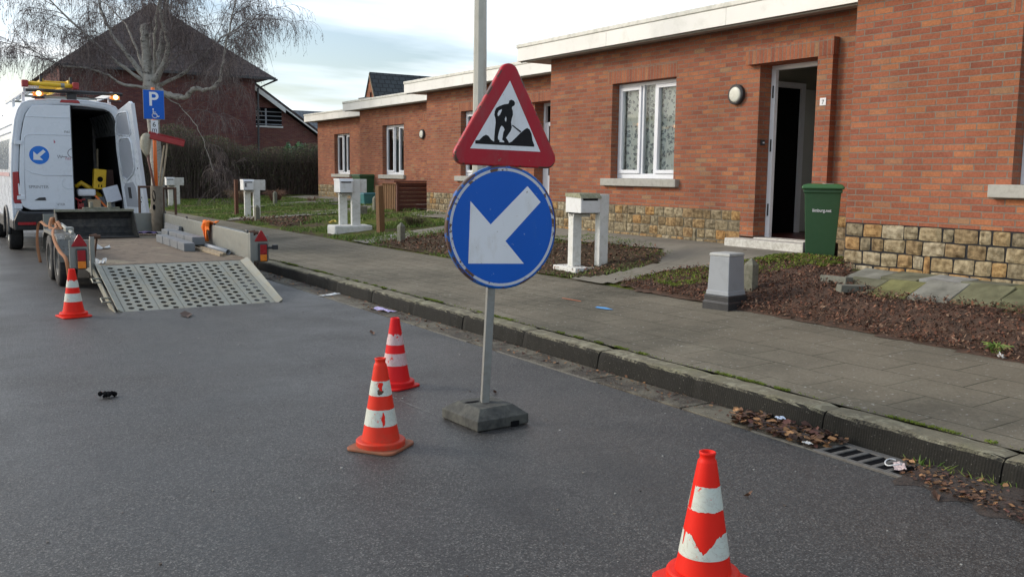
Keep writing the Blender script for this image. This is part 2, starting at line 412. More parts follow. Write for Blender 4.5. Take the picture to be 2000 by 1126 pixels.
def kerb_mat():
    M = NT('kerb_stone')
    g = M.n('ShaderNodeNewGeometry'); s2 = M.n('ShaderNodeSeparateXYZ'); M.l(g.outputs['Normal'], s2.inputs[0])
    s1 = M.n('ShaderNodeSeparateXYZ'); M.l(M.tc.outputs['Object'], s1.inputs[0])
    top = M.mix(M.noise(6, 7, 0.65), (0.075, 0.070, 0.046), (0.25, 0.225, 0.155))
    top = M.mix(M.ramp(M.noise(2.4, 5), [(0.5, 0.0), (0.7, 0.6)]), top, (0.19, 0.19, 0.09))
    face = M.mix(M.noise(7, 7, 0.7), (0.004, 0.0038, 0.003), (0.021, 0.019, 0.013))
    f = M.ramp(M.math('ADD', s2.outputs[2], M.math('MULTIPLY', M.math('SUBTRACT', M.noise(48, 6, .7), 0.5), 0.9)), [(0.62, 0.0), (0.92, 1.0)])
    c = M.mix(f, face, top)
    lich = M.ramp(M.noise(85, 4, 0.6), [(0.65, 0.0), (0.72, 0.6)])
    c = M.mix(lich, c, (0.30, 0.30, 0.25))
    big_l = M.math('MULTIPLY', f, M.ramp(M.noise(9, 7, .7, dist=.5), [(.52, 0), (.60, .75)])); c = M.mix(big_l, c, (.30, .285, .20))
    M.col(c); M.rough(0.95)
    rib = M.math('MULTIPLY', M.math('SINE', M.math('MULTIPLY', s1.outputs[1], 2 * math.pi / 0.016)), 0.16)
    M.bump(M.math('ADD', rib, M.math('MULTIPLY', M.noise(60, 6, 0.7), 1.3)), 0.8, 0.006)
    return M.m
def paving_mat():
    M = NT('pavement_slabs')
    s1 = M.n('ShaderNodeSeparateXYZ'); M.l(M.tc.outputs['Object'], s1.inputs[0])
    cm = M.n('ShaderNodeCombineXYZ'); w = M.math('MULTIPLY', M.math('SUBTRACT', M.noise(3, 2), 0.5), 0.03)
    # the far stretch is laid in small zigzag blocks, the near one in big slabs
    zz = M.math('MULTIPLY', M.math('ABSOLUTE', M.math('SUBTRACT', M.math('FRACT', M.math('DIVIDE', s1.outputs[0], 0.22)), 0.5)), 0.11)
    far = M.math('GREATER_THAN', s1.outputs[1], 7.6)
    M.l(M.math('ADD', M.math('ADD', s1.outputs[1], w), M.math('MULTIPLY', zz, far)), cm.inputs[0]); M.l(M.math('ADD', s1.outputs[0], w), cm.inputs[1])
    def bt(W, Hh, ms):
        b = M.n('ShaderNodeTexBrick'); b.inputs['Color1'].default_value = (0, 0, 0, 1); b.inputs['Color2'].default_value = (1, 1, 1, 1)
        b.inputs['Scale'].default_value = 1; b.inputs['Brick Width'].default_value = W; b.inputs['Row Height'].default_value = Hh
        b.inputs['Mortar Size'].default_value = ms; b.inputs['Mortar Smooth'].default_value = 0.4; M.l(cm.outputs[0], b.inputs['Vector']); return b
    b1 = bt(0.60, 0.40, 0.0055); b2 = bt(0.22, 0.22, 0.006)
    fac = M.n('ShaderNodeMix', data_type='FLOAT'); M.l(far, fac.inputs[0]); M.l(b1.outputs['Fac'], fac.inputs[2]); M.l(b2.outputs['Fac'], fac.inputs[3])
    tone = M.mix(far, b1.outputs['Color'], b2.outputs['Color'])
    c = M.mix(M.noise(1.1, 7, 0.62), (0.112, 0.098, 0.070), (0.250, 0.222, 0.168))
    c = M.mix(0.22, c, M.ramp(tone, [(0.0, 0.36), (1.0, 0.62)]), 'OVERLAY')
    c = M.mix(M.ramp(M.noise(0.7, 6, 0.6), [(0.42, 0.0), (0.66, 0.6)]), c, (0.055, 0.053, 0.040))
    c = M.mix(M.ramp(M.noise(2.6, 8, 0.72, dist=.5, vec=M.mapv((1, 1, 1), loc=(5, 1, 0))), [(0.52, 0.0), (0.72, 0.6)]), c, (0.21, 0.195, 0.145))
    c = M.mix(0.5, c, M.ramp(M.noise(45, 5, .7), [(0.3, 0.3), (0.7, 0.72)]), 'OVERLAY')
    c = M.mix(M.ramp(M.noise(28, 3, 0.5), [(0.66, 0.0), (0.72, 0.8)]), c, (0.36, 0.36, 0.32))
    jm = M.math('MULTIPLY', fac.outputs[0], M.ramp(M.noise(1.7, 4), [(0.36, 0.35), (0.6, 1.0)]))
    c = M.mix(jm, c, (0.035, 0.036, 0.020))
    M.col(c); M.rough(0.93); M.spec(0.25)
    M.bump(M.math('SUBTRACT', M.math('MULTIPLY', M.noise(90, 5, 0.7), 0.5), fac.outputs[0]), 0.6, 0.006)
    return M.m
def soil_mat(name, moss=0.5):
    M = NT(name)
    c = M.mix(M.noise(14, 8, 0.7), (0.045, 0.033, 0.022), (0.15, 0.115, 0.075))
    gr = M.mix(M.noise(30, 5), (0.050, 0.075, 0.012), (0.165, 0.205, 0.035))
    k = M.ramp(M.math('ADD', M.math('MULTIPLY', M.noise(0.85, 6, 0.65), 0.6), M.math('MULTIPLY', M.noise(9, 5), 0.4)), [(0.56 - moss * 0.14, 0.0), (0.66 - moss * 0.14, 1.0)])
    c = M.mix(k, c, gr)
    M.col(c); M.rough(1.0); M.spec(0.1); M.bump(M.noise(45, 8, 0.75), 1.0, 0.03); return M.m
A_ = asphalt()
M_soil = soil_mat('garden_soil_and_moss', 0.75); M_bed = soil_mat('dark_bed_soil', -0.6); M_redbed = paint('red_bed_soil', (.050, .033, .023), 1.0, dirt=(.13, .066, .040), amt=.8, scale=4, bump=1.0, bscale=70)

# far ground under everything, reaching the horizon
struct(MB().box(-400, 500, -60, 900, -0.6, -0.02).build('ground', paint('far_ground', (0.10, 0.11, 0.05), 1.0)))
mb = MB(); mb.poly([(-14, -12, 0), (4.118, -12, 0), (4.118, 160, 0), (-14, 160, 0)]); struct(mb.build('road', A_))
# cracks and seams of the asphalt
crk = paint('filled_crack', (0.22, 0.22, 0.21), 0.9); crd = paint('open_crack', (0.03, 0.03, 0.03), 0.9)
def crack(pts, w, mat, name):
    mb = MB(); P = []
    for (x0, y0), (x1, y1) in zip(pts, pts[1:]):
        n = max(2, int(math.hypot(x1 - x0, y1 - y0) / 0.03))
        for i in range(n): P.append((x0 + (x1 - x0) * i / n + R_.gauss(0, 0.002), y0 + (y1 - y0) * i / n + R_.gauss(0, 0.003)))
    for i in range(len(P) - 1):
        a, b = Vector((*P[i], 0)), Vector((*P[i + 1], 0)); d = (b - a).normalized().cross(Vector((0, 0, 1))) * w * R_.uniform(0.3, 1)
        if R_.random() < 0.12: continue
        mb.poly([(a.x - d.x, a.y - d.y, .0035), (a.x + d.x, a.y + d.y, .0035), (b.x + d.x, b.y + d.y, .0035), (b.x - d.x, b.y - d.y, .0035)])
    return struct(mb.build(name, mat))
crack([(2.64, 5.55), (2.655, 5.2), (2.69, 4.84)], 0.004, crk, 'road_crack')
# gutter: flat concrete blocks, worn pale lip towards the asphalt
mb = MB(); y = -8.0
while y < 60:
    L = 0.95 + R_.uniform(-.03, .03); mb.box(4.135, 4.405, y, y + L - 0.012, -0.1, 0.004 + R_.uniform(0, .002)); y += L
struct(mb.build('gutter', gutter_mat(), bevel=0.006))
mb = MB(); y = -8.0
while y < 40:
    L = R_.uniform(.1, .5); w = R_.uniform(.006, .018)
    if R_.random() < .6: mb.box(4.116 - w / 3, 4.116 + w, y, y + L, -.05, .0045 + R_.uniform(0, .002))
    y += L
struct(mb.build('gutter_lip', paint('pale_lip', (0.21, 0.20, 0.17), 0.95, dirt=(0.07, 0.065, 0.05), amt=.8, scale=16)))
struct(MB().box(4.11, 4.45, -8, 60, -0.3, -0.012).build('gutter_bed', MAT['conc']))
# kerb: one-metre stones with a rounded nose
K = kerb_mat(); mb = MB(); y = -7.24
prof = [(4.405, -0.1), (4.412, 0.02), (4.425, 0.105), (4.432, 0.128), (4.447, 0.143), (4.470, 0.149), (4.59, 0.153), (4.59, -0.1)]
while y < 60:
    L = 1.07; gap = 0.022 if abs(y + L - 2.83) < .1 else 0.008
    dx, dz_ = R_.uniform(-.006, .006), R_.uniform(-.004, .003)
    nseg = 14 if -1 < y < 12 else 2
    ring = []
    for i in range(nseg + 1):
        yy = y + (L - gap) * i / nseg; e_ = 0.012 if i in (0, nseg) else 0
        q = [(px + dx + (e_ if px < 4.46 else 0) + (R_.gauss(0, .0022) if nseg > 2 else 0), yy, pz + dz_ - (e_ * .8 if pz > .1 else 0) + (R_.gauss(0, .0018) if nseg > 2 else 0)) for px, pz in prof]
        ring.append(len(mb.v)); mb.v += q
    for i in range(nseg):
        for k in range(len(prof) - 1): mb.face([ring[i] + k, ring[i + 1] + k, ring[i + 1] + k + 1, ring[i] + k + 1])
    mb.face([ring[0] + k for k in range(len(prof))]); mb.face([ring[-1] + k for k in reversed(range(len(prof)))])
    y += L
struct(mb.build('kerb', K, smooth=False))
# pavement with fall towards the kerb
mb = MB(); ys_ = [-8 + i * 0.5 for i in range(130)]
for i, y in enumerate(ys_):
    for x in (4.602, 5.2, 6.0, 6.86): mb.v.append((x, y, 0.15 + 0.026 * (x - 4.4) + (R_.gauss(0, .0025))))
for i in range(len(ys_) - 1):
    for k in range(3): mb.face([i * 4 + k, i * 4 + k + 1, i * 4 + 5 + k, i * 4 + 4 + k])
struct(mb.build('pavement', paving_mat()))
struct(MB().box(4.5, 4.605, -8, 57, 0.0, 0.138).build('pavement_joint', M_bed))
# garden terrain
mb = MB(); xs_ = [6.84 + i * 0.12 for i in range(62)] + [15, 18, 24, 40, 120]; ys_ = [-8 + i * 0.16 for i in range(300)] + [44, 52, 70, 120, 300]
for x in xs_:
    for y in ys_:
        n_ = (R_.gauss(0, .008) if x < 14.2 and x > 6.9 else 0)
        mb.v.append((x, y, zt(x, y) - (0.004 if x > 6.9 else 0.03) + n_))
ny = len(ys_)
for i in range(len(xs_) - 1):
    for j in range(ny - 1): mb.face([i * ny + j, (i + 1) * ny + j, (i + 1) * ny + j + 1, i * ny + j + 1])
struct(mb.build('garden_ground', M_soil, smooth=True))
# the ground across the far end (verge beyond the last house, up to the hedge)
# paths
PM = NT('path_slabs')
_b = PM.n('ShaderNodeTexBrick'); _b.inputs['Scale'].default_value = 1; _b.inputs['Brick Width'].default_value = .5; _b.inputs['Row Height'].default_value = .5; _b.inputs['Mortar Size'].default_value = .005
PM.l(PM.tc.outputs['Object'], _b.inputs['Vector'])
_c = PM.mix(PM.noise(1.5, 7, .65), (0.12, 0.11, 0.088), (0.27, 0.25, 0.20))
_c = PM.mix(PM.math('MULTIPLY', _b.outputs['Fac'], PM.ramp(PM.noise(2, 4), [(0.4, 0.1), (0.6, .8)])), _c, (0.05, 0.045, 0.03))
_c = PM.mix(PM.ramp(PM.noise(4, 8, .7), [(0.55, 0.0), (0.7, .6)]), _c, (0.075, 0.08, 0.04))
PM.col(_c); PM.rough(0.95); PM.bump(PM.noise(60, 6, .7), .4, .006)
pathA = [(6.80, 9.25), (6.84, 8.40), (7.52, 8.24), (7.81, 7.77), (8.09, 7.33), (8.45, 7.0), (8.6, 6.35), (9.39, 6.3), (9.39, 13.36), (8.75, 13.3), (8.50, 11.6), (8.42, 9.3), (7.75, 8.62), (7.06, 8.86)]
struct(conform(pathA, 'path', PM.m, 0.016, 0.07, jitter=0.25))
struct(conform([(6.86, 16.2), (6.86, 15.4), (8.2, 15.3), (9.6, 14.6), (9.9, 13.9), (10.74, 13.9), (10.74, 20.4), (9.9, 20.4), (9.6, 16.4)], 'path', PM.m, 0.02, 0.1, jitter=0.3))
struct(conform([(7.2, 25.2), (6.86, 24.4), (9.2, 23.1), (10.4, 22.9), (11.1, 21.2), (12.09, 21.2), (12.09, 28), (11.1, 28), (10.9, 24.5)], 'path', PM.m, 0.022, 0.12, jitter=0.3))
struct(conform([(9.0, 29.6), (11.8, 28.2), (13.4, 28.2), (13.4, 36), (12.4, 36), (12, 31), (9.2, 30.8)], 'path', PM.m, 0.022, 0.15, jitter=0.3))
# mossy slab paving along the near house wall
SLm = island('mossy_slabs', [(0.115, 0.120, 0.050), (0.20, 0.20, 0.175), (0.10, 0.105, 0.045), (0.155, 0.155, 0.10), (0.25, 0.255, 0.24), (0.16, 0.16, 0.06), (.13, .13, .09)], 0.95, 0.5, 5, 0.5, 40)
mb = MB()
for j in range(-2, 16):
    for r_ in range(2):
        x0 = 7.40 + r_ * 0.355
        y0 = j * 0.405 - .3 + r_ * .13
        if y0 > 5.55: continue
        a = R_.gauss(0, .006); zz = [zt(x0 + q, y0 + .2) for q in (0, .36)]; zz = [min(z_, .575) + 0.038 + R_.gauss(0, .006) for z_ in zz]
        b_ = len(mb.v)
        for (px, pz) in ((x0, zz[0]), (x0 + .335, zz[1])):
            for py in (y0, y0 + .382):
                mb.v += [(px, py, pz + R_.gauss(0, .003)), (px, py, pz - .06)]
        # 0:(x0,y0 top)1:bot 2:(x0,y1 top)3 4:(x1,y0 top)5 6:(x1,y1 top)7
        for q in ((0, 4, 6, 2), (0, 1, 5, 4), (4, 5, 7, 6), (6, 7, 3, 2), (2, 3, 1, 0)): mb.face([b_ + k for k in q])
struct(mb.build('slab_path', SLm, bevel=0.008))

# ------------------------------------------------------------------ beds, litter, grass, moss
chips_red = island('bark_mulch', [(0.045, 0.022, 0.014), (0.15, 0.058, 0.033), (0.25, 0.105, 0.058), (.06,.03,.02), (0.035, 0.020, 0.014), (0.28, 0.13, 0.075), (0.12, 0.050, 0.030), (0.34, 0.22, 0.14), (.025, .016, .012)], 0.9)
leaf_brown = island('dead_leaves', [(0.10, 0.045, 0.025), (0.035, 0.020, 0.014), (0.20, 0.09, 0.040), (0.055, 0.028, 0.018), (0.38, 0.20, 0.085), (0.30, 0.15, 0.06), (0.025, 0.016, 0.012), (0.13, 0.050, 0.035), (0.045, 0.025, 0.018)], 0.75)
grass_m = island('grass_blades', [(0.075, 0.15, 0.016), (0.13, 0.22, 0.028), (0.19, 0.26, 0.045), (0.24, 0.25, 0.08), (0.10, 0.18, 0.025)], 0.7)
moss_m = island('moss', [(0.11, 0.17, 0.015), (0.16, 0.22, 0.02), (0.08, 0.12, 0.015), (0.19, 0.23, 0.04)], 0.95)
bedR = [(6.84, 8.36), (7.15, 8.22), (7.52, 8.1), (7.81, 7.65), (8.09, 7.2), (8.5, 6.9), (8.6, 6.3), (8.12, 6.05), (7.66, 5.80), (7.44, 5.2), (7.40, 4.4), (7.36, 3.4), (7.34, 0.2), (6.68, 0.2), (6.58, 3.6), (6.72, 5.1), (6.74, 6.3), (6.80, 7.3)]
bedA = [(6.86, 12.0), (6.86, 9.4), (7.06, 8.98), (7.70, 8.68), (8.05, 8.8), (8.35, 9.35), (8.45, 10.4), (8.42, 11.6), (7.6, 12.2)]
bedB = [(6.92, 15.3), (6.9, 12.4), (7.8, 12.3), (8.6, 12.2), (9.3, 13.9), (8.4, 14.9)]
bedC = [(7.1, 24.4), (7.1, 20.6), (8.0, 21.2), (8.4, 22.4), (8.0, 23.4)]
for nm, P, hmp in (('near_bed', bedR, .05), ('middle_bed', bedA, .035), ('far_bed', bedB, .05), ('farther_bed', bedC, .06)):
    struct(conform(P, 'flower_bed', M_redbed if nm == 'near_bed' else M_bed, 0.006, 0.07, hmp))
def rnoise(x, y, s, sd=0):
    return 0.5 + 0.25 * (math.sin(x * s * 1.7 + sd) * math.cos(y * s * 1.1 + sd * 2) + math.sin((x + y) * s * .83 + 1.3 + sd)) 
kindstuff(scatter_chips(bedR, 40000, (0.007, 0.044), 0.010, 'bark_mulch', chips_red, 0.45, 0.06), 'red brown bark mulch and dead leaves heaped beside the mossy slabs', 'mulch')
kindstuff(scatter_chips(bedA, 5000, (0.015, 0.055), 0.01, 'bark_mulch', chips_red, 0.45, 0.045), 'brown mulch around the feet of the nearest white mailbox', 'mulch')
kindstuff(scatter_chips(bedB + [], 4500, (0.02, 0.07), 0.01, 'bark_mulch', chips_red, 0.45, 0.06), 'dark leaf mulch round the short concrete post behind the blue sign', 'mulch')
kindstuff(scatter_chips(bedC, 1500, (0.03, 0.09), 0.01, 'bark_mulch', chips_red, 0.45, 0.06), 'reddish mulch patch beyond the trailer near the far mailbox', 'mulch')
def blades(P, n, h, name, mat, w=0.004, weight=None, label='', cat='grass', lean=0.5, z0=0.0):
    xs = [p[0] for p in P]; ys = [p[1] for p in P]; mb = MB(); k = 0; tries = 0
    while k < n and tries < n * 40:
        tries += 1
        x = R_.uniform(min(xs), max(xs)); y = R_.uniform(min(ys), max(ys))
        if not inpoly(x, y, P) or (weight and R_.random() > weight(x, y)): continue
        k += 1; hh = R_.uniform(*h); a = R_.uniform(0, 6.28); ww = w * R_.uniform(.6, 1.6)
        dx, dy = math.cos(a) * ww, math.sin(a) * ww; lx, ly = R_.gauss(0, lean) * hh, R_.gauss(0, lean) * hh; z = zt(x, y) + z0
        mb.poly([(x - dx, y - dy, z), (x + dx, y + dy, z), (x + lx * .5 + dx * .6, y + ly * .5 + dy * .6, z + hh * .65), (x + lx, y + ly, z + hh), (x + lx * .5 - dx * .6, y + ly * .5 - dy * .6, z + hh * .65)])
    return kindstuff(mb.build(name, mat), label, cat)
clump = lambda x, y: max(0.0, min(1.0, (rnoise(x, y, 2.3) - 0.38) * 4)) * (0.3 + 0.7 * (rnoise(x, y, 9, 3) > .5))
blades([(6.86, 40), (6.86, 15.2), (9.8, 14.5), (10.5, 20), (11.5, 24), (12.2, 29), (12.2, 40)], 30000, (0.03, 0.09), 'grass', grass_m, 0.009, clump, 'patchy green grass on the front gardens beyond the trailer')
blades([(6.84, 15.2), (6.84, 8.5), (8.5, 9), (9.6, 14.4)], 7000, (0.02, 0.05), 'grass', grass_m, 0.005, clump, 'thin grass in the garden strip round the nearest mailbox')
blades([(7.95, 7.5), (8.5, 7.1), (8.62, 6.35), (8.15, 6.1), (7.95, 6.3), (8.1, 6.9)], 6000, (0.006, 0.022), 'moss', moss_m, 0.007, lambda x, y: clump(x, y) * .6 + .4, 'bright yellow green moss between the wheelie bin and the mulch bed', 'moss', 0.8, 0.045)
blades([(7.0, 8.3), (8.5, 6.9), (8.5, 6.4), (8.0, 6.4), (6.9, 7.4)], 2600, (0.006, 0.022), 'moss', moss_m, 0.006, lambda x, y: clump(x, y) * .8 + .1, 'yellow green moss at the edge of the near mulch bed', 'moss', 0.8, 0.07)
blades([(4.585, 1.6), (4.615, 1.6), (4.62, 14), (4.585, 14)], 5200, (0.004, 0.016), 'moss', moss_m, 0.003, lambda x, y: 1 if rnoise(0, y, 5.1, 1) + .25 * math.sin(y * 23) > .62 else .05, 'green moss growing in the joint between kerb and paving', 'moss', 0.9, 0.006)
# mud in the gutter right of the drain
m_mud = paint('gutter_mud', (.030, .022, .017), .75, dirt=(.075, .050, .036), amt=.6, scale=12, bump=.8, bscale=50)
mb = MB(); N_ = 44
for i in range(N_):
    yy = .6 + 2.12 * i / (N_ - 1); x0 = 4.06 + .05 * math.sin(i * 1.3) + R_.uniform(-.03, .03) - .08 * math.sin(math.pi * i / N_)
    mb.v += [(x0, yy, .0015), (x0 + .1, yy, .012 + R_.uniform(0, .006)), (x0 + .22, yy, .018 + R_.uniform(0, .008)), (4.407, yy, .022 + R_.uniform(0, .01))]
for i in range(N_ - 1):
    for k in range(3): mb.face([i * 4 + k, i * 4 + k + 1, i * 4 + k + 5, i * 4 + k + 4])
struct(mb.build('gutter_mud', m_mud, smooth=True))
# leaf litter in the gutter
def gutter_litter(n, P, size, label, hump):
    xs = [p[0] for p in P]; ys = [p[1] for p in P]; mb = MB(); k = 0
    while k < n:
        x = R_.uniform(min(xs), max(xs)); y = R_.uniform(min(ys), max(ys))
        if not inpoly(x, y, P): continue
        k += 1; L = R_.uniform(*size); a = R_.uniform(0, 6.28); t = R_.gauss(0, .3)
        d = Vector((math.cos(a), math.sin(a), math.sin(t) * .6)) * L * .5; q = d.cross(Vector((R_.gauss(0, .4), R_.gauss(0, .4), 1))).normalized() * L * R_.uniform(.2, .4)
        p = Vector((x, y, 0.008 + R_.uniform(0, hump) + abs(d.z))); c_ = Vector((0, 0, L * .12))
        mb.poly([p - d, p - d * .4 - q, p + d * .35 - q * .8 + c_, p + d + c_, p + d * .4 + q * .9 + c_, p - d * .5 + q * .7])
    return kindstuff(mb.build('leaf_litter', leaf_brown), label, 'leaves')
gutter_litter(480, [(4.14, 3.9), (4.12, 3.45), (4.16, 3.25), (4.39, 3.2), (4.41, 4.0), (4.3, 4.05)], (.02, .07), 'orange brown leaves heaped in the gutter beside the drain', .035)
gutter_litter(1500, [(4.13, 2.74), (4.02, 2.2), (3.98, 1.4), (4.40, 1.4), (4.40, 2.9)], (.008, .04), 'damp brown leaves and mud in the gutter right of the drain', .02)
gutter_litter(900, [(4.16, 14), (4.16, 4.0), (4.40, 4.0), (4.40, 14)], (.008, .035), 'scattered leaf crumbs along the gutter', .006)
blades([(4.33, 2.75), (4.36, 2.1), (4.395, 2.1), (4.395, 2.9)], 60, (0.03, 0.075), 'weeds', grass_m, 0.006, None, 'green weeds growing at the foot of the kerb by the drain', 'weeds', 0.7, 0.0)
# grit and crumbs on road and deck edge
mb = MB()
for _ in range(260):
    x, y = R_.uniform(-1.5, 4.1), R_.uniform(1.6, 11); s_ = R_.uniform(.0015, .005); mb.box(x - s_, x + s_, y - s_ * R_.uniform(.5, 2), y + s_, 0.0, s_)
kindstuff(mb.build('road_grit', island('grit', [(0.02, 0.02, 0.02), (0.2, 0.19, 0.17), (0.06, 0.04, 0.03), (0.3, 0.3, 0.28)], .9)), 'small bits of grit lying on the asphalt', 'grit')

# ================================================================== HOUSES
mort_dark = paint('black_mortar', (0.018, 0.018, 0.020), .9, bump=.3)
mort_tan = paint('tan_mortar', (0.17, 0.15, 0.11), .95, bump=.4)
stone_m = island('rubble_stone', [(0.24, 0.185, 0.100), (0.32, 0.175, 0.060), (0.21, 0.175, 0.110), (0.28, 0.225, 0.135), (0.165, 0.135, 0.085), (0.34, 0.20, 0.072), (0.26, 0.20, 0.11), (0.33, 0.28, 0.19), (0.20, 0.14, 0.070)], 0.95, 0.75, 18, 0.8, 40)
def stones(mb, y0, y1, z0, z1, x, rows, avg):
    """roughly squared stones on the plane x facing -x"""
    hs = [(z1 - z0) / rows] * rows
    y = y0; used = []
    zrow = [z1 - sum(hs[:i]) for i in range(rows + 1)]
    tall = {}
    yy = y0 + R_.uniform(.5, 1.2)
    while yy < y1 - .3:
        r_ = R_.randrange(rows - 1); tall[yy] = (r_, R_.uniform(.07, .12)); yy += R_.uniform(.6, 1.7)
    for r_ in range(rows):
        cuts = sorted([(k, k + w) for k, (tr_, w) in tall.items() if tr_ in (r_, r_ - 1)])
        y = y0; segs = []
        for a, b in cuts + [(y1, y1)]:
            if a > y + .03: segs.append((y, a))
            y = b
        for a, b in segs:
            n = max(1, round((b - a) / avg)); ws = [R_.uniform(.65, 1.4) for _ in range(n)]; t_ = sum(ws); p = a
            for w in ws:
                q = p + (b - a) * w / t_; yield_stone(mb, p, q, zrow[r_ + 1], zrow[r_], x); p = q
    for k, (r_, w) in tall.items(): yield_stone(mb, k, k + w, zrow[r_ + 2], zrow[r_], x)
def yield_stone(mb, a, b, c, d, x):
    g = R_.uniform(.0035, .009); a += g; b -= g; c += g; d -= g
    if b - a < .02: return
    N = 5; base = len(mb.v); ds = R_.uniform(.006, .014); tx, tz = R_.gauss(0, .06), R_.gauss(0, .06)
    cj = [(R_.uniform(-.006, .006), R_.uniform(-.006, .006)) for _ in range(4)]
    for i in range(N + 1):
        for j in range(N + 1):
            u, w = i / N, j / N
            jy = (cj[0][0] * (1 - u) * (1 - w) + cj[1][0] * u * (1 - w) + cj[2][0] * u * w + cj[3][0] * (1 - u) * w)
            jz = (cj[0][1] * (1 - u) * (1 - w) + cj[1][1] * u * (1 - w) + cj[2][1] * u * w + cj[3][1] * (1 - u) * w)
            e_ = min(u, 1 - u, w, 1 - w) * 2; pil = min(e_ * 4.0, 1) ** .6
            dd = ds * pil + (R_.gauss(0, .0036) if e_ > 0 else 0) + (u - .5) * tx * .12 + (w - .5) * tz * .12
            k_ = .003 if (u in (0, 1) and w in (0, 1)) else 0
            mb.v.append((x - .002 - dd * (e_ > 0), a + (b - a) * u + jy + (k_ if u == 0 else -k_), c + (d - c) * w + jz + (k_ if w == 0 else -k_)))
    for i in range(N):
        for j in range(N):
            q = base + i * (N + 1) + j; mb.face([q, q + 1, q + N + 2, q + N + 1])

def glass():
    M = NT('window_glass'); t = M.t; t.nodes.remove(M.b)
    a = M.n('ShaderNodeBsdfTransparent'); a.inputs[0].default_value = (0.95, 0.97, 0.97, 1)
    g = M.n('ShaderNodeBsdfGlossy'); g.inputs['Roughness'].default_value = 0.02
    f = M.n('ShaderNodeFresnel'); f.inputs[0].default_value = 1.5
    mx = M.n('ShaderNodeMixShader'); M.l(M.math('ADD', f.outputs[0], 0.03), mx.inputs[0]); M.l(a.outputs[0], mx.inputs[1]); M.l(g.outputs[0], mx.inputs[2])
    M.l(mx.outputs[0], [n for n in t.nodes if n.type == 'OUTPUT_MATERIAL'][0].inputs[0]); return M.m
GL = glass()
def curtain_mat():
    M = NT('floral_curtain')
    v = M.n('ShaderNodeTexVoronoi'); v.inputs['Scale'].default_value = 15; v.inputs['Randomness'].default_value = .95
    dn = M.n('ShaderNodeVectorMath', operation='ADD'); M.l(M.tc.outputs['Object'], dn.inputs[0])
    nn = M.n('ShaderNodeTexNoise'); nn.inputs['Scale'].default_value = 22; M.l(M.tc.outputs['Object'], nn.inputs['Vector'])
    sc_ = M.n('ShaderNodeVectorMath', operation='SCALE'); sc_.inputs[3].default_value = .06; M.l(nn.outputs['Color'], sc_.inputs[0]); M.l(sc_.outputs[0], dn.inputs[1])
    M.l(dn.outputs[0], v.inputs['Vector'])
    f = M.ramp(v.outputs['Distance'], [(0.0, .2), (.12, .85), (.40, .85), (.47, 0.0)])
    f = M.math('MULTIPLY', f, M.ramp(M.noise(55, 3), [(.42, .25), (.52, 1.0)]))
    st = M.ramp(M.noise(9, 3, vec=M.mapv((1, 1, .35))), [(.5, 0), (.8, .25)])
    c = M.mix(st, (0.86, 0.89, 0.82), (0.66, 0.72, 0.64)); c = M.mix(f, c, (0.10, 0.12, 0.14)); M.col(c); M.rough(.9)
    M.b.inputs['Emission Strength'].default_value = 0
    return M.m
CUR = curtain_mat(); CUR2 = paint('grey_net', (0.16, 0.20, 0.19), .9); CURD = paint('dark_blind', (0.03, 0.035, 0.045), .8)
red_tile = paint('red_floor_tile', (0.13, 0.035, 0.03), .35)
wall_in = paint('inner_wall', (0.30, 0.31, 0.26), .8)

def wcyl(mb, c, r0, r1, x0, x1, n=28):
    mb.lathe([(0, x0), (r0, x0), (r1, x1), (0, x1)], n, c, 'x')

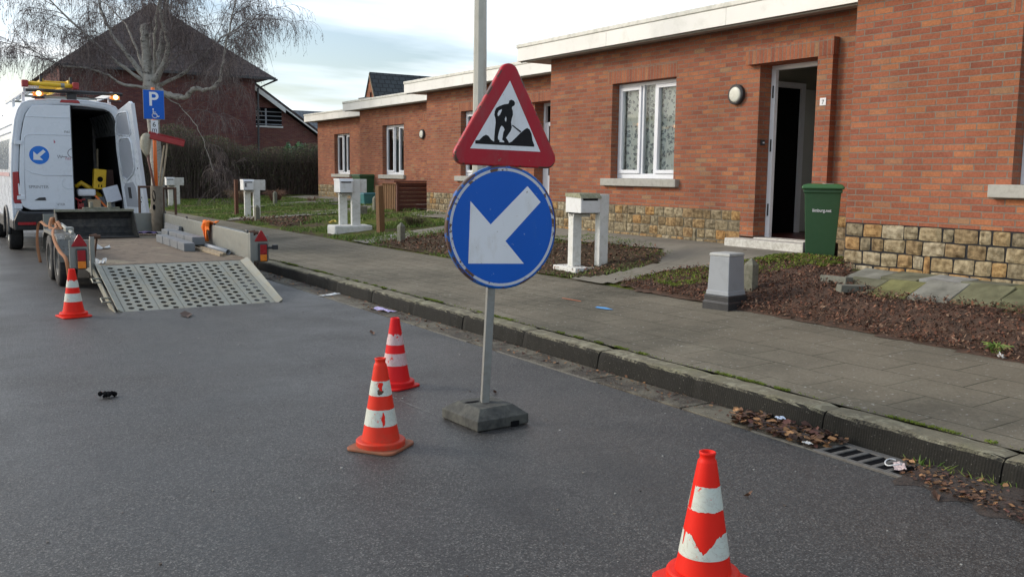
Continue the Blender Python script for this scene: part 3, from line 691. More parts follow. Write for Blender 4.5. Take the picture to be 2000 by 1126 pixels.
def house(Xw, Yl, label, plinth_mort, fasc_end, first=False, curtain=None, open_door=False, number=None, right_side=False, tag_grp=True):
    T = thing('terraced_house', label, 'house', (Xw, Yl, 0.0), 0, 'brick terraced houses stepping back along the street')
    W = 7.2; D = 8.0; z0, z1 = 1.06, 3.49
    def Y(v): return v
    wy0, wy1 = -3.17, -1.70      # window opening
    dy0, dy1 = -5.76, -4.76      # door opening
    wb, wt, db, dtp = 1.36, 2.95, 0.72, 2.97
    m = MB()
    # front wall pieces round the openings
    m.box(0, .3, wy1, 0, z0, z1); m.box(0, .3, wy0, wy1, z0, wb); m.box(0, .3, wy0, wy1, wt, z1)
    m.box(0, .3, dy1, wy0, z0, z1); m.box(0, .3, dy0, dy1, dtp, z1); m.box(0, .3, -W, dy0, z0, z1)
    m.box(.3, D, -.3, 0, .2, z1); m.box(.3, D, -W, -W + .3, .2, z1); m.box(D - .3, D, -W + .3, -.3, .2, z1)
    m.build('wall', MAT['brick'], T)
    # stone plinth: mortar core with stones on it
    m = MB(); m.box(0.004, .3, dy1 + .24, -.002, .2, z0); m.box(0.004, .3, -W, dy0 - .24, .2, z0)
    pl = m.build('stone_plinth', plinth_mort, T)
    m = MB(); stones(m, dy1 + .24, -.005, .50, z0 - .004, 0.0, 4, .19); m.build('stones', stone_m, pl)
    m = MB(); stones(m, -W, dy0 - .24, .50, z0 - .004, 0.0, 4, .19); m.build('stones', stone_m, pl)
    # door surround in brick standing proud of the wall, running down to the step
    m = MB()
    m.box(-.006, .3, dy1, dy1 + .24, db, z0 - .002); m.build('door_surround', MAT['brick'], T); m = MB(); m.box(-.10, -.0005, dy0 - .22, dy0, z0, dtp); m.box(-.10, .3, dy0 - .22, dy0, db - .1, z0 - .002)
    m.build('door_surround', MAT['brick'], T)
    m = MB(); m.box(-.10, -.0005, dy0 - .225, dy1 + .17, dtp + .002, dtp + .215)
    m.build('door_lintel', MAT['soldier'], T)
    # window: soldier course, sill, frame, panes
    m = MB(); m.box(-.003, .02, wy0 - .01, wy1 + .12, wt + .0, wt + .215); m.build('window_lintel', MAT['soldier'], T)
    m = MB(); m.box(-.075, .18, wy0 - .12, wy1 + .17, 1.352, 1.468); m.build('window_sill', MAT['sill'], T, bevel=.008)
    f = MB(); fx0, fx1 = .14, .20; a0, a1, b0, b1 = wy0, wy1, 1.47, wt - .005
    t_ = .055
    f.box(fx0, fx1, a0, a1, b0, b0 + .075); f.box(fx0, fx1, a0, a1, b1 - t_, b1); f.box(fx0, fx1, a0, a0 + t_, b0 + .075, b1 - t_); f.box(fx0, fx1, a1 - t_, a1, b0 + .075, b1 - t_)
    mid0, mid1 = (a0 + a1) / 2 - .125, (a0 + a1) / 2 + .125
    f.box(fx0, fx1, mid0 - .045, mid0, b0 + .075, b1 - t_); f.box(fx0, fx1, mid1, mid1 + .045, b0 + .075, b1 - t_)
    # casements
    for (c0, c1) in ((a0 + t_, mid0 - .045), (mid1 + .045, a1 - t_)):
        s_ = .058; e0, e1 = b0 + .075, b1 - t_
        f.box(fx0 - .022, fx1 - .01, c0 + .004, c1 - .004, e0 + .004, e0 + s_); f.box(fx0 - .022, fx1 - .01, c0 + .004, c1 - .004, e1 - s_, e1 - .004)
        f.box(fx0 - .022, fx1 - .01, c0 + .004, c0 + s_, e0 + s_, e1 - s_); f.box(fx0 - .022, fx1 - .01, c1 - s_, c1 - .004, e0 + s_, e1 - s_)
    fr = f.build('window', MAT['white_pvc'], T, bevel=.004)
    g = MB()
    for c0, c1 in ((a0 + t_, mid0 - .045), (mid0, mid1), (mid1 + .045, a1 - t_)): g.poly([(fx0 + .02, c0, b0 + .08), (fx0 + .02, c0, b1 - t_), (fx0 + .02, c1, b1 - t_), (fx0 + .02, c1, b0 + .08)])
    g.build('pane', GL, fr)
    # curtain or blind behind the glass
    g = MB()
    cm_ = {'floral': CUR, 'net': CUR2, None: CURD}[curtain]
    spans = [(a0 + .02, a1 - .02)] if curtain == 'floral' else [(mid0 - .02, mid1 + .02)]
    if curtain is None: spans = [(mid1 + .05, a1)]
    for s0, s1 in spans:
        n = 60; b_ = len(g.v)
        for i in range(n + 1):
            yy = s0 + (s1 - s0) * i / n; xx = .235 + .012 * math.sin(i * 1.1) + .006 * math.sin(i * 2.7)
            g.v += [(xx, yy, b0), (xx, yy, b1)]
        for i in range(n): g.face([b_ + 2 * i, b_ + 2 * i + 2, b_ + 2 * i + 3, b_ + 2 * i + 1])
    g.build('curtain', cm_, T, smooth=True)
    # rooms behind are dark
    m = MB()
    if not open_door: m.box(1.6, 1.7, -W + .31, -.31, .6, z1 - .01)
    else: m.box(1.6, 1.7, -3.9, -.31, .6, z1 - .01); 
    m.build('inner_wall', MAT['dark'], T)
    # door
    if open_door:
        m = MB(); m.box(-.28, .0, dy0 - .24, dy1 + .25, .50, .70); m.box(-.0, .25, dy0, dy1, .5, .715)
        m.build('door_step', MAT['white_step'], T, bevel=.01)
        m = MB(); m.box(.25, 3.2, dy0 - .25, -4.05, .5, .70); m.build('hall_floor', red_tile, T)
        d = MB(); d.box(.22, .28, dy1 - .07, dy1, .71, dtp); d.box(.22, .28, dy0, dy0 + .06, .71, dtp); d.box(.22, .28, dy0 + .06, dy1 - .07, dtp - .06, dtp)
        dr = d.build('door', MAT['white_pvc'], T, bevel=.004)
        for zz in (1.0, 1.85, 2.55): h = MB(); h.box(.205, .221, dy1 - .05, dy1 - .035, zz, zz + .16); h.build('hinge', MAT['black_plastic'], dr)
        l = MB(); l.box(.29, 1.13, dy0 - .02, dy0 + .03, .72, dtp - .07); l.build('door_leaf', paint('leaf_white', (.55, .56, .55), .4), dr)
        # hall side wall: doorway's unlit depth painted as a near-black panel, frame, pale door
        hy = -4.10
        q = MB(); q.box(.32, 3.2, hy + .06, hy + .12, .70, z1); q.box(3.2, 3.3, dy0 - .24, hy + .1, .7, z1); q.box(.32, 3.2, dy0 - .32, dy0 - .25, .7, z1)
        q.build('hall_wall', wall_in, T)
        q = MB(); q.box(.34, 1.60, hy + .02, hy + .055, .70, 2.80); q.build('dark_doorway', MAT['dark'], T)
        q = MB(); q.box(1.60, 1.69, hy - .01, hy + .058, .70, 2.88); q.box(.34, 1.60, hy - .01, hy + .058, 2.80, 2.88); q.build('inner_door_frame', MAT['white_pvc'], T)
        q = MB(); q.box(1.70, 2.5, hy + .0, hy + .058, .72, 2.80); q.build('inner_door', paint('inner_door_paint', (.50, .51, .48), .5), T)
        # bell
        q = MB(); q.box(.06, .13, dy1 - .018, dy1 - .001, 1.93, 2.0); bb = q.build('door_bell', MAT['black_plastic'], T)
        q = MB(); q.box(.085, .115, dy1 - .024, dy1 - .0185, 1.955, 1.975); q.build('button', MAT['white_pvc'], bb)
    else:
        m = MB(); m.box(-.28, .25, dy0 - .24, dy1 + .25, .50, .715); m.build('door_step', MAT['white_step'], T, bevel=.01)
        d = MB(); d.box(.22, .28, dy1 - .07, dy1, .71, dtp); d.box(.22, .28, dy0, dy0 + .06, .71, dtp); d.box(.22, .28, dy0 + .06, dy1 - .07, dtp - .06, dtp)
        d.box(.225, .27, dy0 + .06, dy1 - .07, .71, 1.5); d.box(.225, .27, dy0 + .06, dy1 - .07, 2.5, 2.58); d.box(.225, .27, dy0 + .06, dy0 + .17, 1.5, 2.5); d.box(.225, .27, dy1 - .18, dy1 - .07, 1.5, 2.5)
        dr = d.build('door', MAT['white_pvc'], T, bevel=.004)
        g = MB(); g.box(.24, .25, dy0 + .17, dy1 - .18, 1.5, 2.5); g.build('pane', MAT['dark'], dr)
    # wall lamp between door and window
    ly = -4.38; L_ = MB(); L_.lathe([(0, 0), (.135, 0), (.135, -.045), (.118, -.058), (.105, -.058)], 28, (-.001, ly, 2.61), 'x')
    lm = L_.build('wall_lamp', MAT['black_plastic'], T, smooth=False)
    L_ = MB(); L_.lathe([(.101, -.056), (.098, -.062), (.08, -.067), (.04, -.070), (0.001, -.071)], 28, (0, ly, 2.61), 'x'); L_.build('lamp_glass', paint('opal_glass', (.62, .62, .54), .25), lm, smooth=True)
    if number:
        q = MB(); q.box(-.106, -.1005, dy0 - .155, dy0 - .065, 2.38, 2.47); nb = q.build('number_plate', MAT['white_sign'], T, bevel=.002)
        text(number, 'digit', .075, (-.1075, dy0 - .092, 2.395), FX, MAT['black_ink'], nb, .0005)
    # roof slab with white fascia boards and coping, overhanging the free end
    m = MB(); m.box(-.33, D, -W + .001, -.002, z1, 3.70)
    if fasc_end: m.box(-.33, fasc_end - .012, -.002, .53, z1, 3.70)
    rf = m.build('roof', MAT['soffit'], T)
    e_ = .55 if fasc_end else -.002
    m = MB(); y = e_
    while y > -W:
        y2 = max(y - 2.5, -W); m.box(-.35, -.331, y2 + .003, y - .003, 3.482, 3.705); y = y2
    if fasc_end: m.box(-.331, fasc_end - .014, .531, .55, 3.482, 3.705)
    m.build('fascia', MAT['fascia'], rf)
    m = MB(); m.box(-.365, .2, -W + .002, e_ + .015, 3.708, 3.775)
    if fasc_end: m.box(.2, fasc_end - .016, .3, e_ + .015, 3.708, 3.775)
    m.build('coping', MAT['coping'], rf, bevel=.01)
    m = MB(); m.box(-.29, -.27, -W + .002, e_ - .03, 3.462, 3.489); m.build('soffit_trim', MAT['sill'], rf)
    return T

SX = 1.35
hR = house(8.10, 6.17, 'nearest brick house at the right edge, plinth of tan stones in black mortar', mort_dark, SX - .35)
hA = house(9.40, 13.37, 'brick house with the open front door and the floral curtains', mort_tan, SX - .35, curtain='floral', open_door=True, number='7')
hB = house(10.75, 20.6, 'brick house half hidden behind the triangular roadworks sign', mort_tan, SX - .35, curtain='net')
hC = house(12.10, 27.8, 'brick house with the dark timber bin store against its front', mort_tan, SX - .35, curtain='net')
hD = house(13.45, 35.0, 'farthest brick house of the row, beside the hedge', mort_tan, 7.9, curtain=None)
# small white socket in the corner of the near house
mb = MB(); mb.box(9.392, 9.399, 6.22, 6.29, 1.86, 1.99); o = mb.build('utility_cover', MAT['white_step'], hA, world=True)
# metal chimney and flue on the farthest roof
mb = MB(); mb.box(12.8, 13.22, 31.0, 31.5, 3.78, 4.14); 
T = thing('chimney_box', 'grey sheet metal chimney box on the far flat roof', 'chimney', (13.6, 30.5, 3.70))
MB().box(-.25, .25, -.25, .25, 0, .40).build('casing', MAT['grey_metal'], T, bevel=.01)
mb = MB(); mb.box(-.27, .27, -.27, .27, .402, .43); mb.build('cap', MAT['galv'], T)
mb = MB(); mb.tube([(.4, -.4, 0), (.4, -.4, .46)], .04, 10); mb.tube([(.4, -.4, .46), (.4, -.4, .56)], .06, 10); mb.build('flue_pipe', MAT['black_plastic'], T)
T = thing('roof_vent', 'small dark vent cap on the flat roof behind the triangular sign', 'vent', (11.6, 18.2, 3.70))
mb = MB(); mb.tube([(0, 0, 0), (0, 0, .22)], .06, 10); mb.build('pipe', MAT['black_plastic'], T); mb = MB(); mb.box(-.2, .2, -.2, .2, .22, .27); mb.build('cap', MAT['black_plastic'], T)
# ================================================================== ROADWORKS SIGN
def worn(name, c, worn_c=(0.11, 0.075, 0.05), amt=0.25, scale=14, rough=0.42, zlow=None, grime=(0.30, 0.22, 0.12), gamt=0.25, stretch=(1, 1, .35)):
    M = NT(name)
    base = M.mix(M.noise(4, 5), tuple(x * .9 for x in c), tuple(min(1, x * 1.08) for x in c))
    g = M.ramp(M.noise(9, 8, .7, vec=M.mapv(stretch)), [(.58 - gamt * .25, 0), (.74, min(gamt * 1.8, .9))])
    base = M.mix(g, base, grime)
    w = M.ramp(M.noise(scale, 9, .72), [(.675 - amt * .26, 0), (.69 - amt * .26, 1)])
    base = M.mix(w, base, worn_c)
    M.col(base); M.rough(rough); M.spec(.3); M.bump(M.noise(30, 4), .03, .01); return M.m
S_blue = worn('blue_sign_face', (0.0, 0.10, 0.50), (0.22, 0.34, 0.55), .06, 30, .38, gamt=.10, grime=(.06, .16, .36))
S_blue_rim = worn('blue_sign_rim', (0.012, 0.12, 0.42), (0.10, 0.06, 0.045), .72, 8, .4, gamt=.2)
S_white = worn('white_sign_face', (0.78, 0.79, 0.81), (0.20, 0.14, 0.07), .10, 22, .45, gamt=.18, grime=(.42, .36, .24))
S_ring = worn('white_ring', (0.56, 0.58, 0.62), (0.13, 0.075, 0.05), .52, 8, .45, gamt=.2)
S_red = worn('red_sign_face', (0.40, 0.006, 0.022), (0.24, 0.10, 0.08), .12, 16, .38, gamt=.45, grime=(.27, .045, .05))
S_black = MAT['black_ink']
PY = 4.69
SG = thing('road_sign', 'roadworks triangle above a blue disc with white arrow on a black rubber foot', 'road sign', (2.90, 4.74, 0.0))
def P2(pts, y, cx=2.965): return [(cx + (x - cx) / 1.047, y, z) for x, z in pts]
piv = Matrix.Translation((2.965, PY, 0)) @ Matrix.Rotation(math.radians(-5), 4, 'Z') @ Matrix.Translation((-2.965, -PY, 0))
def rotmb(m): m.v = [tuple(piv @ Vector(p)) for p in m.v]; return m
def flat(pts, y0, t=.0006):
    m = MB(); m.prism(P2(pts, y0), (0, -t, 0)); return m
# disc: dished plate with rolled rim
CX, CZ, RR = 2.965, 1.187, 0.372
def ring_pts(r): return [(CX + r * math.cos(a), PY, CZ + r * math.sin(a)) for a in [2 * math.pi * k / 72 for k in range(72)]]
m = MB()
def rev(m, prof, n=72, cx=CX, cz=CZ):
    b = len(m.v)
    for r, y in prof:
        for k in range(n): a = 2 * math.pi * k / n; m.v.append((cx + r * math.cos(a), PY + y, cz + r * math.sin(a)))
    for i in range(len(prof) - 1):
        for k in range(n): m.face([b + i * n + k, b + i * n + (k + 1) % n, b + (i + 1) * n + (k + 1) % n, b + (i + 1) * n + k])
rev(m, [(0.001, 0), (RR - .012, 0)]); 
disc = rotmb(m).build('arrow_plate', S_blue, SG, world=True, smooth=True)
m = MB(); rev(m, [(RR - .012, 0), (RR - .004, .001), (RR, .006), (RR + .001, .030), (RR - .006, .032), (RR - .010, .010), (.02, .006)])
rotmb(m).build('rim', S_blue_rim, disc, world=True, smooth=True)
m = MB(); rev(m, [(RR - .034, -.0006), (RR - .017, -.0006)]); rotmb(m).build('white_ring', S_ring, disc, world=True)
arrow = [(2.7354, 1.3456), (2.8759, 1.2068), (3.1347, 1.4347), (3.2325, 1.3386), (2.981, 1.1053), (3.1158, 0.9639), (2.7233, 0.9774)]
rotmb(flat(arrow, PY - .0002)).build('arrow', S_white, disc, world=True)
# triangle with rounded corners and rolled rim
tc_ = (2.988, 1.772); S_ = 0.768; r_ = 0.060; tilt = math.radians(-1.6)
def tri(rr_, inset=0.0):
    out = []; R0 = S_ / math.sqrt(3)
    for k in range(3):
        a = math.radians(90 + 120 * k); cx_, cz_ = R0 * math.cos(a), R0 * math.sin(a)
        d = 2 * r_; ox, oz = cx_ - d * math.cos(a), cz_ - d * math.sin(a)
        for j in range(13):
            b = a + math.radians(-60 + 10 * j); out.append((ox + (r_ - inset) * math.cos(b), oz + (r_ - inset) * math.sin(b)))
    return [(tc_[0] + x * math.cos(tilt) - z * math.sin(tilt), tc_[1] + x * math.sin(tilt) + z * math.cos(tilt)) for x, z in out]
m = MB(); T0 = tri(r_, .010); m.poly([(x, PY, z) for x, z in T0]); trp = rotmb(m).build('warning_plate', S_red, SG, world=True)
m = MB(); pr = [(.010, 0), (.004, .001), (0, .006), (-.001, .030), (.006, .032)]; n = len(T0); b = 0
for ins, y in pr: m.v += [(x, PY + y, z) for x, z in tri(r_, ins)]
for i in range(len(pr) - 1):
    for k in range(n): m.face([i * n + k, i * n + (k + 1) % n, (i + 1) * n + (k + 1) % n, (i + 1) * n + k])
m.poly([(x, PY + .028, z) for x, z in tri(r_, .004)])
rotmb(m).build('rim', worn('red_rim', (0.46, 0.02, 0.03), (0.10, 0.05, 0.04), .55, 9, .35), trp, world=True, smooth=True)
inner = [(3.0009, 2.0539), (2.7312, 1.6526), (3.2249, 1.6421)]
rotmb(flat(inner, PY - .0002)).build('white_field', S_white, trp, world=True)
worker = [(2.9933, 1.9217), (2.9978, 1.9386), (3.0112, 1.9438), (3.0282, 1.9391), (3.0378, 1.9267), (3.034, 1.9114), (3.0185, 1.9034), (3.0153, 1.8948), (3.0223, 1.8784), (3.0239, 1.856), (3.0161, 1.8333), (3.011, 1.8106), (3.0168, 1.7828), (3.0103, 1.7628), (2.9904, 1.7369), (2.9771, 1.7196), (2.9909, 1.7031), (2.9992, 1.6893), (2.9654, 1.6912), (2.964, 1.6995), (2.9504, 1.7075), (2.9536, 1.7244), (2.9579, 1.7498), (2.9665, 1.7669), (2.9596, 1.7806), (2.9461, 1.7902), (2.9362, 1.7797), (2.9265, 1.7515), (2.9202, 1.7234), (2.9217, 1.7095), (2.9318, 1.7025), (2.9306, 1.6913), (2.894, 1.6913), (2.8956, 1.7226), (2.8997, 1.7728), (2.9039, 1.8063), (2.901, 1.8328), (2.8942, 1.8503), (2.8972, 1.8725), (2.9069, 1.8907), (2.928, 1.9028), (2.9612, 1.9145), (2.988, 1.9186)]
mound = [(2.765, 1.6992), (2.7921, 1.7016), (2.818, 1.7245), (2.8375, 1.7335), (2.854, 1.7279), (2.874, 1.7052), (2.8919, 1.6957), (2.9991, 1.691), (3.018, 1.6983), (3.0517, 1.7276), (3.0787, 1.7511), (3.1093, 1.7737), (3.1265, 1.7823), (3.144, 1.7733), (3.1583, 1.7481), (3.166, 1.7084), (3.1784, 1.6829), (3.1786, 1.6714), (2.7651, 1.6799)]
handle = [(3.0167, 1.7929), (3.0221, 1.797), (3.0834, 1.7609), (3.0773, 1.7528)]
gap1 = [(2.9449, 1.8859), (2.925, 1.8766), (2.9153, 1.8595), (2.9188, 1.843), (2.932, 1.8519), (2.945, 1.8775)]
gap2 = [(2.9742, 1.8454), (2.967, 1.8312), (2.9692, 1.8173), (2.9759, 1.8137), (2.9784, 1.8317)]
m = MB()
for pg, yy in ((worker, -.0010), (mound, -.0013), (handle, -.0016)): m.prism(P2(pg, PY + yy), (0, -.0005, 0))
wk = rotmb(m).build('worker_pictogram', S_black, trp, world=True)
m = MB()
for pg in (gap1, gap2): m.prism(P2(pg, PY - .0018), (0, -.0004, 0))
rotmb(m).build('gap', S_white, wk, world=True)
# post, brackets, foot
m = MB(); a, b = Vector((2.872, 4.735, .10)), Vector((2.965, 4.735, 1.98)); d = b - a
yw = math.radians(-18); m.obox((a + b) / 2, (math.cos(yw), math.sin(yw), 0), (-math.sin(yw), math.cos(yw), 0), d, .024, .024, d.length / 2)
m.build('post', paint('sign_post_steel', (.23, .235, .22), .6, .3, dirt=(.16, .14, .10), amt=.4, scale=9), SG, world=True, bevel=.003)
m = MB()
for z in (1.02, 1.36, 1.68): m.box(2.90, 3.0, 4.705, 4.765, z, z + .03)
m.build('bracket', MAT['rust'], SG, world=True)
m = MB(); yw = math.radians(3)
def bs(hx, hy, z): return [(2.868 + x * math.cos(yw) - y * math.sin(yw), 4.725 + x * math.sin(yw) + y * math.cos(yw), z) for x, y in ((-hx, -hy), (hx, -hy), (hx, hy), (-hx, hy))]
def loft(m, rings, cap=True):
    n = len(rings[0]); b = len(m.v)
    for r in rings: m.v += [tuple(p) for p in r]
    for i in range(len(rings) - 1):
        for k in range(n): m.face([b + i * n + k, b + i * n + (k + 1) % n, b + (i + 1) * n + (k + 1) % n, b + (i + 1) * n + k])
    if cap: m.face([b + k for k in reversed(range(n))]); m.face([b + (len(rings) - 1) * n + k for k in range(n)])
loft(m, [bs(.182, .195, .003), bs(.186, .20, .012), bs(.186, .20, .065), bs(.175, .188, .072), bs(.125, .13, .115), bs(.120, .125, .118)])
rb = m.build('rubber_foot', paint('dusty_rubber', (.028, .029, .028), .85, dirt=(.12, .12, .10), amt=.75, scale=5, bump=.5, bscale=45), SG, world=True, bevel=.004)
m = MB(); c_ = Vector((2.80, 4.765, .1187)); m.poly([c_ + Vector((math.cos(t) * .052 * (1 if abs(math.cos(t)) > .1 else 1), math.sin(t) * .022, 0)) for t in [k * math.pi / 8 for k in range(16)]])
m.build('recess', MAT['dark'], rb, world=True); m = MB(); m.box(2.93, 2.985, 4.518, 4.5245, .004, .036); m.build('carry_slot', MAT['dark'], rb, world=True)

# ================================================================== CONES
def cone_mat(name, c, dirt=(.22, .08, .04), amt=.3):
    M = NT(name); s1 = M.n('ShaderNodeSeparateXYZ'); M.l(M.tc.outputs['Object'], s1.inputs[0])
    low = M.ramp(M.math('ADD', s1.outputs[2], M.math('MULTIPLY', M.noise(14, 6, .7), .12)), [(.05, amt), (.10, amt * .55), (.16, amt * .2), (.4, amt * .08)])
    base = M.mix(M.noise(7, 4), tuple(x * .9 for x in c), c)
    base = M.mix(M.math('MULTIPLY', low, M.ramp(M.noise(9, 8, .7), [(.35, .2), (.65, 1)])), base, dirt)
    M.col(base); M.rough(.55); M.spec(.22); return M.m
C_red = cone_mat('cone_plastic', (0.80, 0.016, 0.006)); C_red2 = cone_mat('cone_plastic_pink', (0.72, 0.010, 0.014)); C_dirty = cone_mat('cone_plastic_dirty', (0.78, 0.028, 0.010), (.20, .11, .06), 1.0)
def band_mat(name, c, wear, ws):
    M = NT(name); base = M.mix(M.noise(5, 5), tuple(x * .85 for x in c), c)
    cr2 = M.ramp(M.noise(ws * .45, 8, .75, dist=1.2), [(.495, 0), (.505, wear), (.515, 0)])
    base = M.mix(cr2, base, (.25, .12, .08))
    base = M.mix(M.ramp(M.noise(ws, 8, .72), [(.70 - wear * .12, 0), (.71 - wear * .12, 1)]), base, (.72, .035, .02))
    base = M.mix(M.ramp(M.noise(11, 7, .7), [(.55, 0), (.75, .5)]), base, (.36, .31, .18))
    M.col(base); M.rough(.5); return M.m
B_w = band_mat('reflective_band', (.62, .66, .58), .6, 20); B_p = band_mat('pink_band', (.66, .47, .47), .8, 26)
def rc(z): return .104 + (.034 - .104) * (z - .045) / (.47 - .045)
def cone(loc, rotz, label, mat, bmat, base_mat, bands, notch, tilt=(0, 0), neck=True, hb=.146, plate=None):
    T = thing('traffic_cone', label, 'traffic cone', loc, rotz, 'red and white traffic cones on the road')
    T.rotation_euler = (tilt[0], tilt[1], rotz)
    m = MB(); rr = .045; pts = []
    for k, (sx_, sy_) in enumerate(((1, 1), (-1, 1), (-1, -1), (1, -1))):
        for j in range(5):
            a = math.radians(90 * k + 22.5 * j); pts.append((sx_ * (hb - rr) + rr * math.cos(a), sy_ * (hb - rr) + rr * math.sin(a)))
    loft(m, [[(x * .99, y * .99, .002) for x, y in pts], [(x, y, .006) for x, y in pts], [(x, y, .013) for x, y in pts], [(x * .985, y * .985, .016) for x, y in pts]])
    m.build('base', plate or base_mat, T, smooth=False)
    m = MB(); m.lathe([(.134, .014), (.136, .042), (.132, .0475), (.126, .0495), (.104, .050)], 72)
    m.build('collar', base_mat, T, smooth=False)
    m = MB(); pf = [(.105, .045), (.103, .060)] + [(rc(z), z) for z in (.1, .2, .3, .4, .462)]
    pf += [(.0335, .468), (.0285, .473), (.0275, .487), (.0305, .492), (.0305, .500), (.0245, .5005), (.0215, .47), (.03, .40)] if neck else [(.0325, .485), (.031, .492), (.026, .494), (.022, .49), (.022, .42)]
    m.lathe(pf, 48); m.build('cone_body', mat, T, smooth=True)
    for bi, (z0, z1) in enumerate(bands):
        m = MB(); n = 96; rows = 14
        for i in range(n):
            a = 2 * math.pi * i / n
            lo, hi = notch(bi, (a + math.pi) % (2 * math.pi) - math.pi, z0, z1)
            for j in range(rows + 1):
                z = lo + (hi - lo) * j / rows; r2 = rc(z) + .0012; m.v.append((r2 * math.cos(a), r2 * math.sin(a), z))
        for i in range(n):
            for j in range(rows):
                p = i * (rows + 1) + j; q = ((i + 1) % n) * (rows + 1) + j; m.face([p, q, q + 1, p + 1])
        m.build('reflective_band', bmat, T, smooth=True)
    return T
rj = random.Random(3); JT = [rj.gauss(0, 1) for _ in range(400)]
def jag(a, s=60): 
    x = (a + 4) * s / 4; i = int(x); f = x - i; return JT[i % 400] * (1 - f) + JT[(i + 1) % 400] * f
def n_near(bi, a, z0, z1):
    # angle 0 faces +x; the camera sees the side around -2.3 rad
    d = (a - (-2.30) + math.pi) % (2 * math.pi) - math.pi      # >0 = to the right of the middle? (measured anticlockwise)
    if bi == 1:
        lo = z0; hi = z1 + jag(a) * .0012
        if abs(d - (-.15)) < .95: hi = z1 - .062 * max(0, 1 - abs(d + .15) / .62) ** .9 - .004 + jag(a, 90) * .003
        if -1.2 < d + .15 < -1.02: hi = z1 - .05
        return lo, hi
    lo = z0 + jag(a) * .002; hi = z1 + jag(a, 30) * .0015
    if abs(d + 1.35) < .25: hi = lo + .001
    return lo, hi
def n_plain(bi, a, z0, z1): return z0 + jag(a) * .0006, z1 + jag(a) * .0008
def n_ragtop(bi, a, z0, z1): return z0, z1 + (abs(jag(a, 50)) * -.011 if bi == 0 else 0)
BN = [(.290, .378), (.115, .205)]
cone((2.400, 2.372, 0), .1, 'nearest traffic cone, cut off by the bottom edge, its lower band torn in a V', C_red, B_w, C_red, BN, n_near)
cone((2.09, 4.55, 0), .62, 'traffic cone with a dirty brown foot left of the black rubber sign foot', C_dirty, B_w, C_dirty, [(.300, .380), (.135, .225)], n_plain, plate=paint('muddy_foot', (.33, .10, .045), .8, dirt=(.16, .10, .06), amt=.7, scale=7))
cone((2.80, 5.845, 0), .35, 'traffic cone with pinkish bands standing behind the one with the dirty foot', C_red2, B_p, C_red2, [(.305, .385), (.160, .245)], n_ragtop, neck=False, hb=.136)
cone((1.31, 10.35, 0), .2, 'farthest traffic cone, at the left corner of the trailer ramp', C_red, B_w, C_red, [(.305, .385), (.160, .245)], n_ragtop, neck=False)
# torn patches on the cone with the dirty foot
def patch(T_loc, ang, z, w, h, mat, name, par, seed):
    rr2 = random.Random(seed); m = MB(); pts = []
    n = 14
    for k in range(n):
        t = 2 * math.pi * k / n; s_ = rr2.uniform(.55, 1.15); zz = z + h * s_ * math.sin(t); aa = ang + w * s_ * math.cos(t) / rc(zz)
        pts.append(((rc(zz) + .0022) * math.cos(aa), (rc(zz) + .0022) * math.sin(aa), zz))
    zc_ = z; ctr = ((rc(zc_) + .0024) * math.cos(ang), (rc(zc_) + .0024) * math.sin(ang), zc_)
    b = len(m.v); m.v += [ctr] + pts
    for k in range(n): m.face([0, 1 + k, 1 + (k + 1) % n])
    return m.build(name, mat, par)
cones = [o for o in bpy.data.objects if o.name.startswith('traffic_cone')]
c2 = cones[1]; patch(None, -2.62, .352, .015, .030, C_red, 'torn_patch', c2, 1); patch(None, -2.66, .322, .017, .018, MAT['rust'], 'torn_patch', c2, 2); patch(None, -2.45, .178, .012, .040, C_red, 'torn_patch', c2, 3)

# ================================================================== STREET FURNITURE
T = thing('lamp_post', 'tall pale grey lamp column rising behind the roadworks sign', 'lamp post', (6.98, 11.75, .2))
m = MB(); m.tube([(0, 0, 0), (0, 0, 1.2), (0.02, 0, 1.25), (0.02, 0, 8.2)], [.125, .125, .108, .07], 8); m.build('column', MAT['lamp_conc'], T, smooth=False, bevel=.004)
m = MB(); m.tube([(.02, 0, 8.15), (-.3, 0, 8.5), (-1.1, 0, 8.62)], .03, 8); m.build('arm', MAT['lamp_conc'], T); m = MB(); m.box(-1.7, -1.05, -.12, .12, 8.56, 8.66); m.build('lamp_head', MAT['grey_metal'], T, bevel=.03)
m = MB(); m.box(-.126, -.120, -.045, .045, .5, .95); m.build('service_door', MAT['lamp_conc'], T)

